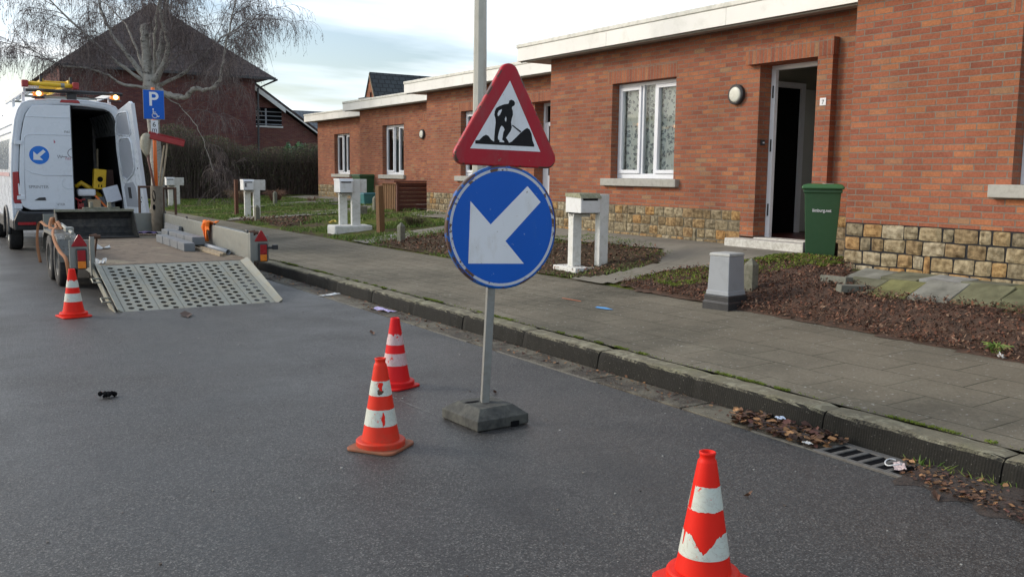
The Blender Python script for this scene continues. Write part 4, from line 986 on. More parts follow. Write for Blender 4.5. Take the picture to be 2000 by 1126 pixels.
def mailbox(name, loc, yaw, label, geom):
    T = thing('mailbox', label, 'mailbox', loc, yaw, 'white mailboxes along the pavement'); geom(T); return T
def slot_box(T, x0, x1, y0, y1, z0, z1, mossy=True, number=None):
    """the letter box: slot and flap face -y, under a small sloping hood"""
    m = MB(); m.box(x0, x1, y0, y1, z0, z1 - .045)
    bx = m.build('letter_box', MAT['mail_white'], T, bevel=.004)
    m = MB(); m.prism([(x0 - .008, y0 - .022, z1 - .058), (x0 - .008, y0 + .03, z1 - .0), (x0 - .008, y1 + .004, z1 - .0), (x0 - .008, y1 + .004, z1 - .0445)], (x1 - x0 + .016, 0, 0))
    m.build('hood', mossy_m if mossy else MAT['mail_white'], bx)
    m = MB(); m.box(x0 + .03, x1 - .04, y0 - .002, y0 + .012, z1 - .088, z1 - .062); m.build('slot', MAT['dark'], bx)
    m = MB(); m.box(x0 + .004, x1 - .004, y0 - .006, y0 - .0005, z0 + .006, z1 - .092); fl = m.build('flap', MAT['mail_white'], bx, bevel=.002)
    m = MB(); m.box(x0 + .02, x1 - .02, y0 + .03, y1 - .01, z0 - .012, z0 - .001); m.build('underside', MAT['dark'], bx)
    if number:
        m = MB(); m.box(x0 + .035, x0 + .085, y0 - .0085, y0 - .0065, z1 - .20, z1 - .105); n_ = m.build('number_plate', MAT['black_plastic'], bx)
        text(number, 'digit', .075, (x0 + .048, y0 - .0095, z1 - .18), FY, MAT['white_sign'], n_, .0004)
mossy_m = paint('mossy_hood', (0.40, 0.39, 0.28), .9, dirt=(.13, .135, .05), amt=.8, scale=14, bump=.3)
def g1(T):
    m = MB(); m.box(.155, .29, -.05, .06, -.05, .935); m.build('post', MAT['conc_white'], T, bevel=.006)
    m = MB(); m.box(-.10, .03, .18, .30, -.05, .70); m.box(-.10, .155, .17, .31, .64, .70); m.box(.03, .1545, -.045, .055, .64, .70) if False else None; m.build('rear_post', MAT['conc_white'], T, bevel=.006)
    slot_box(T, -.145, .15, -.06, .30, .70, .945)
    m = MB(); m.box(.292, .40, .10, .34, .70, .93); m.build('side_panel', MAT['conc_white'], T, bevel=.006)
    m = MB(); m.box(-.2, .42, -.05, .5, -.06, .004); m.build('footing', MAT['conc_white'], T, bevel=.01)
mailbox('m', (7.18, 9.35, .335), math.radians(-4), 'nearest mailbox, mossy hood, on two white concrete posts left of the grey cabinet', g1)
def g2(T, num=None, rubble=False):
    m = MB(); m.box(-.09, .09, -.05, .05, 0.0, 1.02); m.box(.09, .25, .0, .045, .74, 1.02); m.build('post', MAT['conc_white'], T, bevel=.006)
    m = MB(); m.box(-.27, -.10, .22, .30, 0, .74); m.box(-.27, -.08, .06, .31, .68, .742); m.build('rear_post', MAT['conc_white'], T, bevel=.006)
    slot_box(T, -.37, -.093, -.12, .26, .745, 1.03, False, num)
    if rubble:
        m = MB(); m.box(-.5, .32, -.16, .36, -.18, .07); m.build('footing', MAT['conc_white'], T, bevel=.03)
mailbox('m', (7.68, 17.9, .36), math.radians(-4), 'white mailbox on a chunky white concrete footing beside the light wooden stake', lambda T: g2(T, None, True))
mailbox('m', (7.83, 25.0, .27), math.radians(-4), 'white mailbox with a small dark number plate beside the thin brown stake', lambda T: g2(T, '1'))
mailbox('m', (7.95, 34.6, .25), math.radians(-4), 'farthest white mailbox, half hidden by the broom and the trailer rail', g2)
def stake(loc, h, w, mat, label, grp, tip=False, cat='stake', name='wooden_stake', lean=(0, 0)):
    m = MB()
    if tip: loft(m, [[(x * w, y * w, z) for x, y in ((-1, -1), (1, -1), (1, 1), (-1, 1))] for z in (-.05, h - w * 1.2)] + [[(x * w * .15, y * w * .15, h) for x, y in ((-1, -1), (1, -1), (1, 1), (-1, 1))]])
    else: m.box(-w, w, -w, w, -.05, h)
    o = m.build(name, mat, None, bevel=.006); o.location = loc; o.rotation_euler = (lean[0], lean[1], .15)
    return tag(o, label, cat, grp)
stake((7.88, 17.1, .33), .93, .062, MAT['wood'], 'square brown wooden stake right of the mailbox on the white footing', 'wooden stakes', lean=(0, -.03))
stake((7.60, 26.1, .26), 1.02, .045, paint('red_brown_timber', (.12, .05, .028), .85), 'thin red brown wooden stake left of the mailbox with the number plate', 'wooden stakes')
for (x, y), h, lab in (((7.24, 14.85), .37, 'short pointed concrete post just left of the blue sign disc'), ((7.24, 23.1), .43, 'short pointed concrete post in front of the mailbox with the number plate'),
                       ((10.05, 30.1), .46, 'short pointed concrete post by the path, left of the farthest house'), ((10.3, 22.7), .40, 'short pointed concrete post beside the dark timber bin store'), ((7.18, 6.58), .36, 'mossy concrete post hiding behind the grey utility cabinet')):
    stake((x, y, zt(x, y)), h, .054, MAT['conc'], lab, 'short concrete posts', True, 'post', 'concrete_post')
m = MB(); m.box(-.13, .13, -.1, .1, -.02, .22); o = m.build('concrete_block', MAT['conc'], None, bevel=.02); o.location = (9.6, 22.0, .45); tag(o, 'squat mossy concrete block left of the brown wooden stake', 'block')
# grey cabinet on black foot
CABS = .88
T = thing('utility_cabinet', 'grey metal utility cabinet on a black plastic foot beside the pavement', 'cabinet', (6.74, 6.50, .21), math.radians(8))
T.scale = (CABS, CABS, 1)
m = MB()
def rect(hx, hy, z): return [(-hx, -hy, z), (hx, -hy, z), (hx, hy, z), (-hx, hy, z)]
loft(m, [rect(.150, .145, .165), rect(.137, .132, .525)]); cb_ = m.build('cabinet', MAT['grey_metal'], T, bevel=.008)
m = MB(); loft(m, [rect(.162, .156, .138), rect(.157, .150, .185)]); m.build('lower_trim', MAT['grey_metal'], cb_, bevel=.006)
m = MB(); loft(m, [rect(.143, .138, .526), rect(.141, .136, .548), rect(.12, .11, .556)]); m.build('lid', paint('pale_lid', (.42, .43, .41), .6, dirt=(.3, .3, .26), amt=.4), cb_, bevel=.004)
m = MB(); loft(m, [rect(.186, .178, -.03), rect(.186, .178, .068), rect(.174, .167, .078), rect(.174, .167, .132), rect(.166, .16, .137)]); m.build('foot', MAT['black_plastic'], T, bevel=.005)
m = MB(); m.box(-.2155, -.199, .10, .112, .0, .068); 
# wheelie bins
def bin_(loc, yaw, label, lid_open=0, s=1.0):
    T = thing('wheelie_bin', label, 'bin', loc, yaw, 'green wheelie bins'); T.scale = (s, s, s)
    m = MB(); q = lambda x0, x1, y0, y1, z: [(x0, y0, z), (x1, y0, z), (x1, y1, z), (x0, y1, z)]
    loft(m, [q(-.19, .20, -.19, .19, .04), q(-.20, .22, -.20, .20, .10), q(-.27, .26, -.245, .245, .83), q(-.285, .27, -.262, .262, .835), q(-.285, .27, -.262, .262, .875)], True)
    b = m.build('bin_body', MAT['green_bin'], T, bevel=.018)
    m = MB(); loft(m, [q(-.31, .30, -.285, .285, .878), q(-.315, .30, -.29, .29, .905), q(-.27, .29, -.26, .26, .935), q(-.23, .26, -.20, .20, .945)]); l = m.build('lid', MAT['green_lid'], T, bevel=.012)
    m = MB(); m.tube([(.32, -.24, .90), (.32, .24, .90)], .014, 8); m.build('handle', MAT['green_bin'], T)
    for s_ in (-1, 1): m = MB(); m.lathe([(0, -.025), (.095, -.025), (.1, -.01), (.1, .01), (.095, .025), (0, .025)], 24, (.19, s_ * .22, .1), 'y'); m.build('wheel', MAT['black_rubber'], T)
    return T, b, l
T, b, l = bin_((8.76, 7.05, .575), math.radians(38), 'green wheelie bin with white lettering standing beside the open front door', s=.91)
T.scale = (.85, .80, .92); T.location = (8.80, 7.03, .575)
# lettering on the front, which faces local -x
t_ = text('limburg.net', 'lettering', .056, (-.2545, .13, .60), FX, MAT['white_sign'], b, .0005, bold=.001)
t_.rotation_euler = (math.radians(90 - 5.5), 0, math.radians(-90))
m = MB(); m.box(-.252, -.2505, -.12, .13, .685, .70); m.build('raised_text', paint('faint_text', (.07, .15, .08), .5), b)
m = MB(); m.obox((-.05, -.06, .947), (1, .2, 0), (-.2, 1, 0), (0, 0, 1), .09, .06, .0015); m.build('sticker', MAT['white_sign'], l)
T, b, l = bin_((11.85, 26.95, .53), math.radians(5), 'dark green wheelie bin behind the turquoise tub at the far house')
for o in T.children:
    if o.name.startswith('lid'): o.data.materials[0] = MAT['green_bin']
T = thing('plastic_tub', 'turquoise plastic tub on the ground beside the far wheelie bin', 'tub', (11.55, 25.9, .54), .1)
m = MB(); loft(m, [rect(.24, .17, 0.0), rect(.30, .22, .34)]); m.build('tub', paint('turquoise', (.06, .22, .22), .5), T, bevel=.02)
m = MB(); loft(m, [rect(.32, .24, .341), rect(.31, .23, .375)]); m.build('lid', paint('turquoise_lid', (.08, .25, .30), .5), T, bevel=.01)
# timber bin store with board panels
T = thing('bin_store', 'dark stained timber bin store with open side against the far brick house', 'bin store', (10.45, 21.7, .50), 0)
def boards(m, x0, x1, y, z0, z1, n, t=.02):
    h = (z1 - z0) / n
    for i in range(n): m.box(x0, x1, y, y + t, z0 + i * h + .002, z0 + (i + 1) * h - .002)
m = MB(); boards(m, .04, 1.07, 0, .0, .74, 7); m.build('board_panel', MAT['wood_dark'], T)
m = MB(); m.box(.0, .07, -.03, .045, -.02, .78); m.box(1.04, 1.11, -.03, .045, -.02, .78); m.box(.07, 1.04, -.028, -.001, .70, .775); m.build('frame', MAT['wood_dark'], T, bevel=.004)
m = MB(); m.box(-.1, 1.12, -.06, .95, .785, .82); m.build('top_board', MAT['wood_dark'], T, bevel=.004)
m = MB()
for k in range(8): m.box(-.0, .02, .10 + k * .105, .165 + k * .105, 0, .74)
m.build('side_slats', MAT['wood'], T)
# loose slabs at the mulch
for (x, y, a, L), lab in (((7.60, 5.86, 1.35, .19), 'grey concrete edging piece lying at the corner of the mossy slabs, left one'), ((7.42, 5.52, -.35, .16), 'grey concrete edging piece lying on the mulch, right one of the two')):
    m = MB(); m.box(-L, L, -.045, .045, 0, .07); o = m.build('edging_stone', paint('edging', (.17, .17, .14), .95, dirt=(.09, .09, .06), amt=.4), None, bevel=.006); o.location = (x, y, zt(x, y) + .02); o.rotation_euler = (.05, .04, a); tag(o, lab, 'edging stone', 'loose edging pieces')
# drain grate in the gutter
T = thing('drain_grate', 'cast iron drain grate sunk in the gutter', 'drain', (4.135, 2.74, 0.0))
m = MB(); m.box(-.03, .0, -.03, .52, -.03, .010); m.box(.19, .24, -.03, .52, -.03, .010)
for k in range(7): m.box(.0, .19, -.03 + k * .085, .0 + k * .085, -.025, .0095)
iron = paint('cast_iron', (.13, .125, .115), .7, .2, dirt=(.08, .06, .04), amt=.4, scale=14, bump=.2)
m.build('grate', iron, T, bevel=.003)
m = MB(); m.box(.0, .19, 0, .51, -.004, .0035); m.build('opening', MAT['dark'], T)  # near-black plate on the gutter, painted for the shade between the bars
T.location.z = .004
# dead shrub stump and dried grass tufts in the far garden
def tuft(name, loc, n, h, sp_, mat, label, cat):
    m = MB()
    for _ in range(n):
        a = R_.uniform(0, 6.28); r0 = R_.uniform(0, sp_ * .3); l = R_.uniform(.5, 1) * h; o = R_.uniform(.2, 1.1)
        p0 = Vector((math.cos(a) * r0, math.sin(a) * r0, 0)); p1 = p0 + Vector((math.cos(a) * l * o * .4, math.sin(a) * l * o * .4, l * .7)); p2 = p0 + Vector((math.cos(a) * l * o, math.sin(a) * l * o, l * R_.uniform(.35, .9)))
        m.tube([p0, p1, p2], [.007, .006, .003], 3, False)
    o = m.build(name, mat, None); o.location = loc; return tag(o, label, cat)
straw = island('dry_stalks', [(.25, .17, .09), (.33, .24, .13), (.17, .11, .07), (.30, .19, .12)], .9)
dk = island('dead_branches', [(.09, .05, .035), (.16, .09, .06), (.22, .12, .08)], .9)
tuft('dried_grass', (9.6, 32.5, .42), 260, .62, .5, straw, 'pinkish dried grass tuft behind the mailbox with the number plate', 'plant')
tuft('dead_shrub', (10.9, 32.6, .45), 160, .60, .5, dk, 'uprooted dead shrub with reddish stems left of the farthest house', 'plant')
tuft('dead_twigs', (11.5, 30.6, .45), 40, .35, .3, dk, 'small bundle of dead twigs by the far path', 'plant')
tuft('low_shrub', (8.7, 17.2, .42), 160, .28, .5, island('low_green', [(.09, .11, .03), (.14, .15, .05), (.1, .07, .04)], .9), 'low ragged green shrub in front of the timber bin store', 'plant')
tuft('small_weed', (6.95, 6.95, .25), 26, .08, .12, grass_m, 'small green weed at the foot of the mulch left of the grey cabinet', 'plant')
tuft('small_weed', (6.72, 3.72, .23), 60, .10, .12, grass_m, 'bright green weed at the right end of the near mulch bed', 'plant')
# ================================================================== PARKING SIGN
T = thing('parking_sign', 'blue P sign with wheelchair symbol on an orange post beyond the trailer', 'parking sign', (4.52, 21.6, .15))
m = MB(); m.tube([(0, 0, 0), (0, 0, 3.16)], .040, 12); m.build('post', paint('orange_post', (.80, .16, .02), .5), T, smooth=True)
yaw_ = math.radians(-4)
m = MB(); m.box(-.215, .215, -.055, -.045, 2.48, 3.10); pp = m.build('sign_plate', S_blue, T, bevel=.004)
m = MB(); m.box(-.222, .222, -.0445, -.038, 2.473, 3.107); m.build('plate_edge', MAT['galv'], pp)
text('P', 'letter_p', .42, (-.115, -.0562, 2.77), FX if 0 else FY, MAT['white_sign'], pp, .0006, bold=.006)
m = MB(); Y_ = -.0564; w = .0105
def strk(pts, r=w):
    for a, b in zip(pts, pts[1:]):
        a = Vector((a[0], Y_, a[1])); b = Vector((b[0], Y_, b[1])); d = (b - a).normalized(); n_ = Vector((-d.z, 0, d.x)) * r
        m.poly([a - n_ - d * r * .4, b - n_ + d * r * .4, b + n_ + d * r * .4, a + n_ - d * r * .4])
strk([(-.02, 2.655), (-.015, 2.59), (.045, 2.59), (.075, 2.53), (.105, 2.545)]); strk([(-.016, 2.625), (.035, 2.625)], .007)
strk([(-.03 + .0, 2.60)] + [(.012 + .055 * math.cos(t), 2.56 + .055 * math.sin(t)) for t in [math.radians(130 + 20 * k) for k in range(11)]], .008)
m.poly([(-.02 + .018 * math.cos(t), Y_, 2.69 + .018 * math.sin(t)) for t in [k * math.pi / 5 for k in range(10)]])
m.build('wheelchair_symbol', MAT['white_sign'], pp)
m = MB(); m.box(-.075, .075, -.052, -.044, 2.03, 2.455); p2 = m.build('distance_plate', MAT['white_sign'], T, bevel=.003)
text('6', 'digit', .15, (-.045, -.0525, 2.31), FY, MAT['black_ink'], p2, .0005); text('m', 'letter', .15, (-.062, -.0525, 2.20), FY, MAT['black_ink'], p2, .0005)
m = MB(); m.prism([(-.008, -.0524, 2.045), (.008, -.0524, 2.045), (.008, -.0524, 2.125), (.035, -.0524, 2.115), (0, -.0524, 2.185), (-.035, -.0524, 2.115), (-.008, -.0524, 2.125)], (0, -.0005, 0)); m.build('arrow', MAT['black_ink'], p2)

# ================================================================== VAN
VX, VY = 2.455, 18.62
V = thing('van', 'white high roof van with one rear door open and amber beacons on its roof', 'van', (VX, VY, 0))
def vsec(k=1.0, top=2.76, zb=.46):
    P = [(.98, zb), (1.005, .60), (1.01, 1.0), (1.0, 1.45), (.965, 1.95), (.90, 2.38), (.845, 2.56), (.78, 2.655), (.66, 2.70), (.35, 2.735), (0, 2.745)]
    s = lambda z: zb + (z - zb) * (top - zb) / (2.76 - zb)
    R1 = [(x * k * .972, s(z)) for x, z in P]
    return R1 + [(-x, z) for x, z in reversed(R1[:-1])]
m = MB(); secs = [(0, 1, 2.745), (.04, 1.0, 2.76), (4.1, 1.0, 2.76), (4.55, .98, 2.62), (5.15, .93, 1.95), (5.45, .90, 1.35), (5.9, .86, 1.15), (6.05, .78, .95)]
b = len(m.v)
for y, k, tp in secs: m.v += [(x, y, z) for x, z in vsec(k, tp)]
n = len(vsec())
for i in range(len(secs) - 1):
    for k in range(n - 1): m.face([b + i * n + k, b + (i + 1) * n + k, b + (i + 1) * n + k + 1, b + i * n + k + 1])
m.face([b + (len(secs) - 1) * n + k for k in range(n)])
body = m.build('body', MAT['van_white'], V, smooth=True, solid=-.03)
# rear frame around the doors
o_ = vsec()
def ins(P, f, cx=0, cz=1.6): return [(x * (1 - f / abs(x) if abs(x) > .2 else 1), z - (f * .9 if z > 2.3 else 0) + (.29 if z < .7 else 0)) for x, z in P]
inn = ins(o_, .085)
m = MB(); b = 0
m.v += [(x, 0.0, z) for x, z in o_] + [(x, -.012, z) for x, z in inn] + [(x, .10, z) for x, z in ins(o_, .10)]
for k in range(n - 1):
    m.face([k, k + 1, n + k + 1, n + k]); m.face([n + k, n + k + 1, 2 * n + k + 1, 2 * n + k])
m.build('rear_frame', MAT['van_white'], V, smooth=True)
# floor, inner walls and bulkhead
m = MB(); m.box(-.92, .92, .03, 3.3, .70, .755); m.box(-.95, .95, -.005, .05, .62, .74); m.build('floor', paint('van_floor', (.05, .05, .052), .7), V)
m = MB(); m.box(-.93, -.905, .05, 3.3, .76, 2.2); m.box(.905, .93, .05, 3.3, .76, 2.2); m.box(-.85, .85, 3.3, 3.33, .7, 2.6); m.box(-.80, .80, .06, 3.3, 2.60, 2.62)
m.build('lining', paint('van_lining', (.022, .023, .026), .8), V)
m = MB(); m.tube([(.84, .02, .78), (.865, .02, 1.4), (.80, .02, 2.2), (.72, .02, 2.50), (.62, .02, 2.60), (.05, .02, 2.62)], .018, 8); m.build('door_seal', MAT['black_plastic'], V)
# closed left rear door: shaped slab with pressed panels
def vx(z):
    P = inn[:n // 2 + 1]
    for (x0, z0), (x1, z1) in zip(P, P[1:]):
        if z0 <= z <= z1: return x0 + (x1 - x0) * (z - z0) / (z1 - z0 + 1e-9)
    return P[0][0]
def door_outline(zs, x_in, sgn=-1, off=.012):
    L_ = [(sgn * (vx(z) - off), z) for z in zs]; return L_
zs = [.80, 1.0, 1.4, 1.8, 2.1, 2.35, 2.47, 2.55]
L_ = door_outline(zs, 0); topz = 2.645
out = [(.0, .78)] + [(-.72, .78), (-.83, .83), (-.87, .93)] + [p for p in L_[2:]] + [(-.62, 2.625), (-.35, 2.645), (.0, 2.655)]
m = MB(); m.prism([(x, -.05, z) for x, z in out], (0, .045, 0)); DL = m.build('rear_door', MAT['van_white'], V, bevel=.012)
DL['label'] = 'closed left rear door with a round blue arrow sticker'
m = MB()
for z in (2.43,): m.tube([(-.74, -.052, z), (-.3, -.054, z - .005), (-.02, -.054, z)], .006, 5)
m.tube([(-.80, -.05, .98), (-.80, -.052, 1.6), (-.77, -.052, 2.05), (-.74, -.052, 2.10), (-.66, -.052, 2.12), (-.02, -.052, 2.12)], .007, 5)
m.tube([(-.80, -.052, 1.52), (-.68, -.052, 1.44), (-.5, -.052, 1.40), (-.02, -.052, 1.395)], .008, 5)
m.tube([(-.16, -.052, 1.34), (-.20, -.052, 1.28), (-.19, -.052, 1.20), (-.12, -.052, 1.16), (-.02, -.052, 1.155)], .006, 5)
m.build('pressed_lines', MAT['van_white'], DL, smooth=True)
for z in (1.97, 1.0):
    m = MB(); m.box(-.93, -.80, -.066, -.046, z - .035, z + .035); h_ = m.build('hinge', MAT['van_white'], DL, bevel=.006)
m = MB(); m.tube([(-.002, -.052, .80), (-.002, -.052, 2.64)], .008, 6); m.build('door_edge_seal', MAT['black_plastic'], DL)
def disc(cx, cz, r, y, mat, par, name, nn=36, t=.002):
    m = MB(); m.prism([(cx + r * math.cos(2 * math.pi * k / nn), y, cz + r * math.sin(2 * math.pi * k / nn)) for k in range(nn)], (0, -t, 0)); return m.build(name, mat, par)
st = disc(-.545, 1.755, .172, -.0505, MAT['white_sign'], DL, 'arrow_sticker'); disc(-.545, 1.755, .162, -.0526, MAT['blue_sign'], st, 'blue_field', t=.0006)
def A2(p): # arrow drawn like on the road sign
    x, z = p; return (-.545 + (x - 2.965) * .40, -.0534, 1.755 + (z - 1.187) * .40)
m = MB(); m.prism([A2(p) for p in arrow], (0, -.0006, 0)); m.build('arrow', MAT['white_sign'], st)
gry = paint('grey_lettering', (.16, .16, .18), .4); redl = paint('red_lettering', (.42, .08, .13), .4)
text('SPRINTER', 'lettering', .075, (-.74, -.0512, 1.165), FY, gry, DL, .0006); text('SPRINTER', 'lettering', .06, (-.42, -.0512, .855), FY, gry, DL, .0006)
text('W', 'lettering', .09, (-.26, -.0512, 1.70), FY, gry, DL, .0006); m = MB(); m.box(-.18, -.09, -.052, -.0505, 1.725, 1.737); m.build('lettering_line', gry, DL)
text('nsi', 'lettering', .085, (-.125, -.0512, 2.13 - .21), FY, redl, DL, .0006) if 0 else text('nsi', 'lettering', .085, (-.125, -.0512, 2.16), FY, gry, DL, .0006)
text('nsi', 'lettering', .085, (-.125, -.0512, 1.68), FY, redl, DL, .0006)
m = MB(); m.prism([(-.30, -.0508, 2.04), (-.27, -.0508, 1.985), (-.30, -.0508, 1.97)], (0, -.0005, 0)); m.build('red_mark', redl, DL)
m = MB(); b = 0; R1, R0 = .085, .073
for k in range(14):
    t = math.radians(95 + k * 13); 
    m.v += [(.0 + R1 * math.cos(t), -.0515, 1.80 + R1 * math.sin(t)), (.0 + R0 * math.cos(t), -.0515, 1.80 + R0 * math.sin(t))]
for k in range(13): m.face([2 * k, 2 * k + 2, 2 * k + 3, 2 * k + 1])
m.build('emblem_ring', gry, DL)
m = MB(); m.prism([(-.66, -.051, .95), (-.58, -.051, 1.0), (-.48, -.051, 1.005), (-.47, -.051, .95)], (0, -.008, 0)); hh = m.build('door_handle', MAT['black_plastic'], DL)
m = MB(); m.box(-.60, -.3, -.056, -.0505, .80, .93); m.build('number_plate_recess', MAT['van_white'], DL, bevel=.004)
# open right rear door, swung out towards the trailer
ang = math.radians(-76)
OD = bpy.data.objects.new('open_rear_door', None); COL.objects.link(OD); OD.parent = V; OD.location = (.93, -.02, 0); OD.rotation_euler = (math.radians(6), 0, ang)
OD['label'] = 'open right rear door showing its inner side'
# local x runs from hinge to free edge, local -y is the inner side when swung
zs2 = [.78, 1.4, 2.0, 2.35]
out = [(0.0, .70), (.80, .64), (.86, .70), (.86, 2.70), (.80, 2.74), (.30, 2.60), (.16, 2.50), (.06, 2.25), (.0, 1.9), (-.01, 1.3)]
s_in = 1
m = MB(); m.prism([(x, .0, z) for x, z in out], (0, .055, 0)); od = m.build('door_panel', MAT['van_white'], OD, bevel=.012)
inner_y = .0
def rr(pts, y, t, mat, name, par): m = MB(); m.prism([(x, y, z) for x, z in pts], (0, t, 0)); return m.build(name, mat, par, bevel=.008)
for yy, tt, tagn in ((-.006, .0055, 'a'),):
    rr([(.20, 2.18), (.22, 2.45), (.34, 2.52), (.66, 2.53), (.68, 2.20), (.62, 2.15)], yy, tt, MAT['van_trim'], 'inner_panel', OD)
    rr([(.14, 1.42), (.12, 1.8), (.17, 2.0), (.27, 2.07), (.60, 2.07), (.66, 2.0), (.66, 1.60), (.58, 1.48), (.3, 1.36)], yy, tt, MAT['van_trim'], 'inner_panel', OD)
    rr([(.14, .84), (.13, 1.20), (.2, 1.27), (.52, 1.30), (.60, 1.2), (.62, .84)], yy, tt, MAT['van_trim'], 'inner_panel', OD)
m = MB(); m.tube([(.14, -.005, 1.40), (.11, -.008, 1.8), (.16, -.008, 2.02), (.27, -.008, 2.10), (.62, -.008, 2.10), (.69, -.008, 2.0), (.69, -.008, 1.60), (.60, -.008, 1.46), (.3, -.006, 1.33), (.14, -.005, 1.40)], .018, 6)
m.tube([(.17, -.005, 2.16), (.19, -.006, 2.47), (.33, -.006, 2.55), (.68, -.006, 2.56), (.71, -.006, 2.18), (.62, -.006, 2.13), (.17, -.005, 2.16)], .014, 6); m.build('pressed_frame', MAT['van_white'], OD, smooth=True)
m = MB(); m.box(.30, .40, -.016, -.0062, 1.00, 1.20); m.build('inner_handle', MAT['black_plastic'], OD)
m = MB()
for z in (1.02, 1.55): m.lathe([(0, 0), (.016, 0)], 10, (.78, -.001, z), 'y')
m.box(.70, .76, -.004, -.001, .93, .95); m.build('latch_holes', MAT['dark'], OD)
m = MB(); m.box(.875, .91, -.02, .05, .68, 2.70); m.build('door_edge', MAT['van_white'], OD, bevel=.006)
# lights, bumper, wheels
for s_ in (-1, 1):
    m = MB(); m.prism([(s_ * x, -.03, z) for x, z in ((.845, .90), (.975, .90), (.986, 1.0), (.978, 1.45), (.885, 1.46), (.880, 1.2))], (0, .12, 0)); tl = m.build('tail_light', MAT['red_glass'], V, bevel=.01)
    m = MB(); m.prism([(s_ * x, -.033, z) for x, z in ((.858, 1.05), (.90, 1.05), (.905, 1.25), (.885, 1.25))], (0, -.002, 0)); m.build('clear_lens', MAT['white_pvc'], tl)
    m = MB(); m.box(s_ * .85, s_ * .972, -.035, .06, .80, .893); m.build('corner_block', MAT['van_white'], V, bevel=.006)
    m = MB(); m.box(s_ * .99, s_ * 1.035, .12, .75, .42, .62); m.build('mud_flap', MAT['black_plastic'], V, bevel=.02) if 0 else None
m = MB(); m.prism([(-1.0, -.10, .42), (-1.0, -.16, .60), (-.93, -.17, .78), (-.80, -.17, .75), (.80, -.17, .75), (.93, -.17, .78), (1.0, -.16, .60), (1.0, -.10, .42)], (0, .35, 0)); bp = m.build('bumper', MAT['black_plastic'], V, bevel=.03)
for s_ in (-1, 1): m = MB(); m.box(s_ * .66, s_ * .95, -.175, -.168, .52, .57); m.build('reflector', MAT['red_glass'], bp)
def wheel(par, x, y, r, w, inward, name='wheel', rim_c=None):
    m = MB(); m.lathe([(r * .60, -w / 2), (r * .93, -w / 2), (r * .985, -w / 2 + .015), (r, -w * .3), (r, w * .3), (r * .985, w / 2 - .015), (r * .93, w / 2), (r * .60, w / 2)], 40, (x, y, r), 'x')
    for k in range(0): pass
    ty = m.build(name, MAT['black_rubber'], par, smooth=True)
    s_ = -1 if inward > 0 else 1
    m = MB(); m.lathe([(r * .61, s_ * w / 2 * .93), (r * .55, s_ * w / 2 * .85), (r * .52, s_ * w / 2 * .35), (r * .30, s_ * w / 2 * .25), (r * .22, s_ * w / 2 * .75), (r * .08, s_ * w / 2 * .85), (0.001, s_ * w / 2 * .85)], 32, (x, y, r), 'x')
    m.build('rim', MAT['galv'] if rim_c is None else rim_c, ty, smooth=True)
    return ty
for s_ in (-1, 1):
    for yy in (1.15, 4.85): wheel(V, s_ * .90, yy, .345, .23, -s_)
for s_ in (-1, 1):
    for yy in (1.15,):
        m = MB(); pts = [(s_ * 1.018, yy + .46 * math.cos(t), .345 + .46 * math.sin(t)) for t in [math.radians(-5 + 10 * k) for k in range(20)]]
        m.tube(pts, .035, 6); m.build('wheel_arch', MAT['black_plastic'], V, smooth=True)
m = MB()
for s_ in (-1, 1): m.box(s_ * .99, s_ * 1.03, 1.65, 4.3, .40, .62); m.box(s_ * .96, s_ * 1.02, -.06, .68, .44, .60)
m.build('sill_trim', MAT['black_plastic'], V, bevel=.02)
m = MB(); m.box(-1.0135, -1.0125, .25, 3.9, 1.37, 1.44); 
ms = NT('striped_tape'); sx_ = ms.n('ShaderNodeSeparateXYZ'); ms.l(ms.tc.outputs['Object'], sx_.inputs[0])
ms.col(ms.mix(ms.math('GREATER_THAN', ms.math('FRACT', ms.math('MULTIPLY', sx_.outputs[1], 9.0)), .5), (.65, .65, .66), (.42, .05, .05)))
m.build('striped_tape', ms.m, V)
m = MB()
for z, a in ((2.30, .92), (2.16, .94)): m.tube([(-a - .012, .3, z), (-a - .012, 3.9, z)], .008, 5)
m.build('side_creases', MAT['van_white'], V)
m = MB(); m.prism([(-1.006, .55, 1.50), (-.958, .55, 2.04), (-.958, 3.9, 2.04), (-1.006, 3.9, 1.50)], (-.004, 0, 0)); m.build('side_window', paint('van_window', (.42, .48, .54), .12), V)  # pale blue-grey base colour carries the sky's reflection in the glass
# roof: third brake light, rack, beacons
m = MB(); m.prism([(-.17, -.02, 2.70), (.17, -.02, 2.70), (.14, -.02, 2.755), (-.14, -.02, 2.755)], (0, .08, 0)); m.build('brake_light', MAT['red_glass'], V, bevel=.008)
RK = bpy.data.objects.new('roof_rack', None); COL.objects.link(RK); RK.parent = V
m = MB(); m.tube([(-.70, .02, 2.90), (.90, .02, 2.90)], .030, 10); m.build('crossbar', MAT['black_plastic'], RK, smooth=True)
m = MB()
for yy in (1.6, 3.4): m.box(-.72, .72, yy, yy + .05, 2.88, 2.92)
m.build('crossbar', MAT['galv'], RK)
for s_, x in ((-1, -.72), (1, .72)):
    m = MB(); m.box(x - .02, x + .02, .05, 3.9, 2.86, 2.94); m.box(x - .025, x + .025, .3, .36, 2.68, 2.86); m.box(x - .025, x + .025, 2.2, 2.26, 2.68, 2.86); m.build('side_rail', MAT['white_pvc'], RK, bevel=.004)
m = MB(); m.box(-.05, .12, .0, .12, 2.74, 2.88); m.build('bracket', MAT['black_plastic'], RK, bevel=.02)
def emi(name, c, s):
    M = NT(name); M.col(c); M.b.inputs['Emission Color'].default_value = (*c, 1); M.b.inputs['Emission Strength'].default_value = s; return M.m
EM = emi('lit_amber', (1.0, .62, .25), 4.5); AM = emi('amber_glow', (1.0, .30, .05), .25)
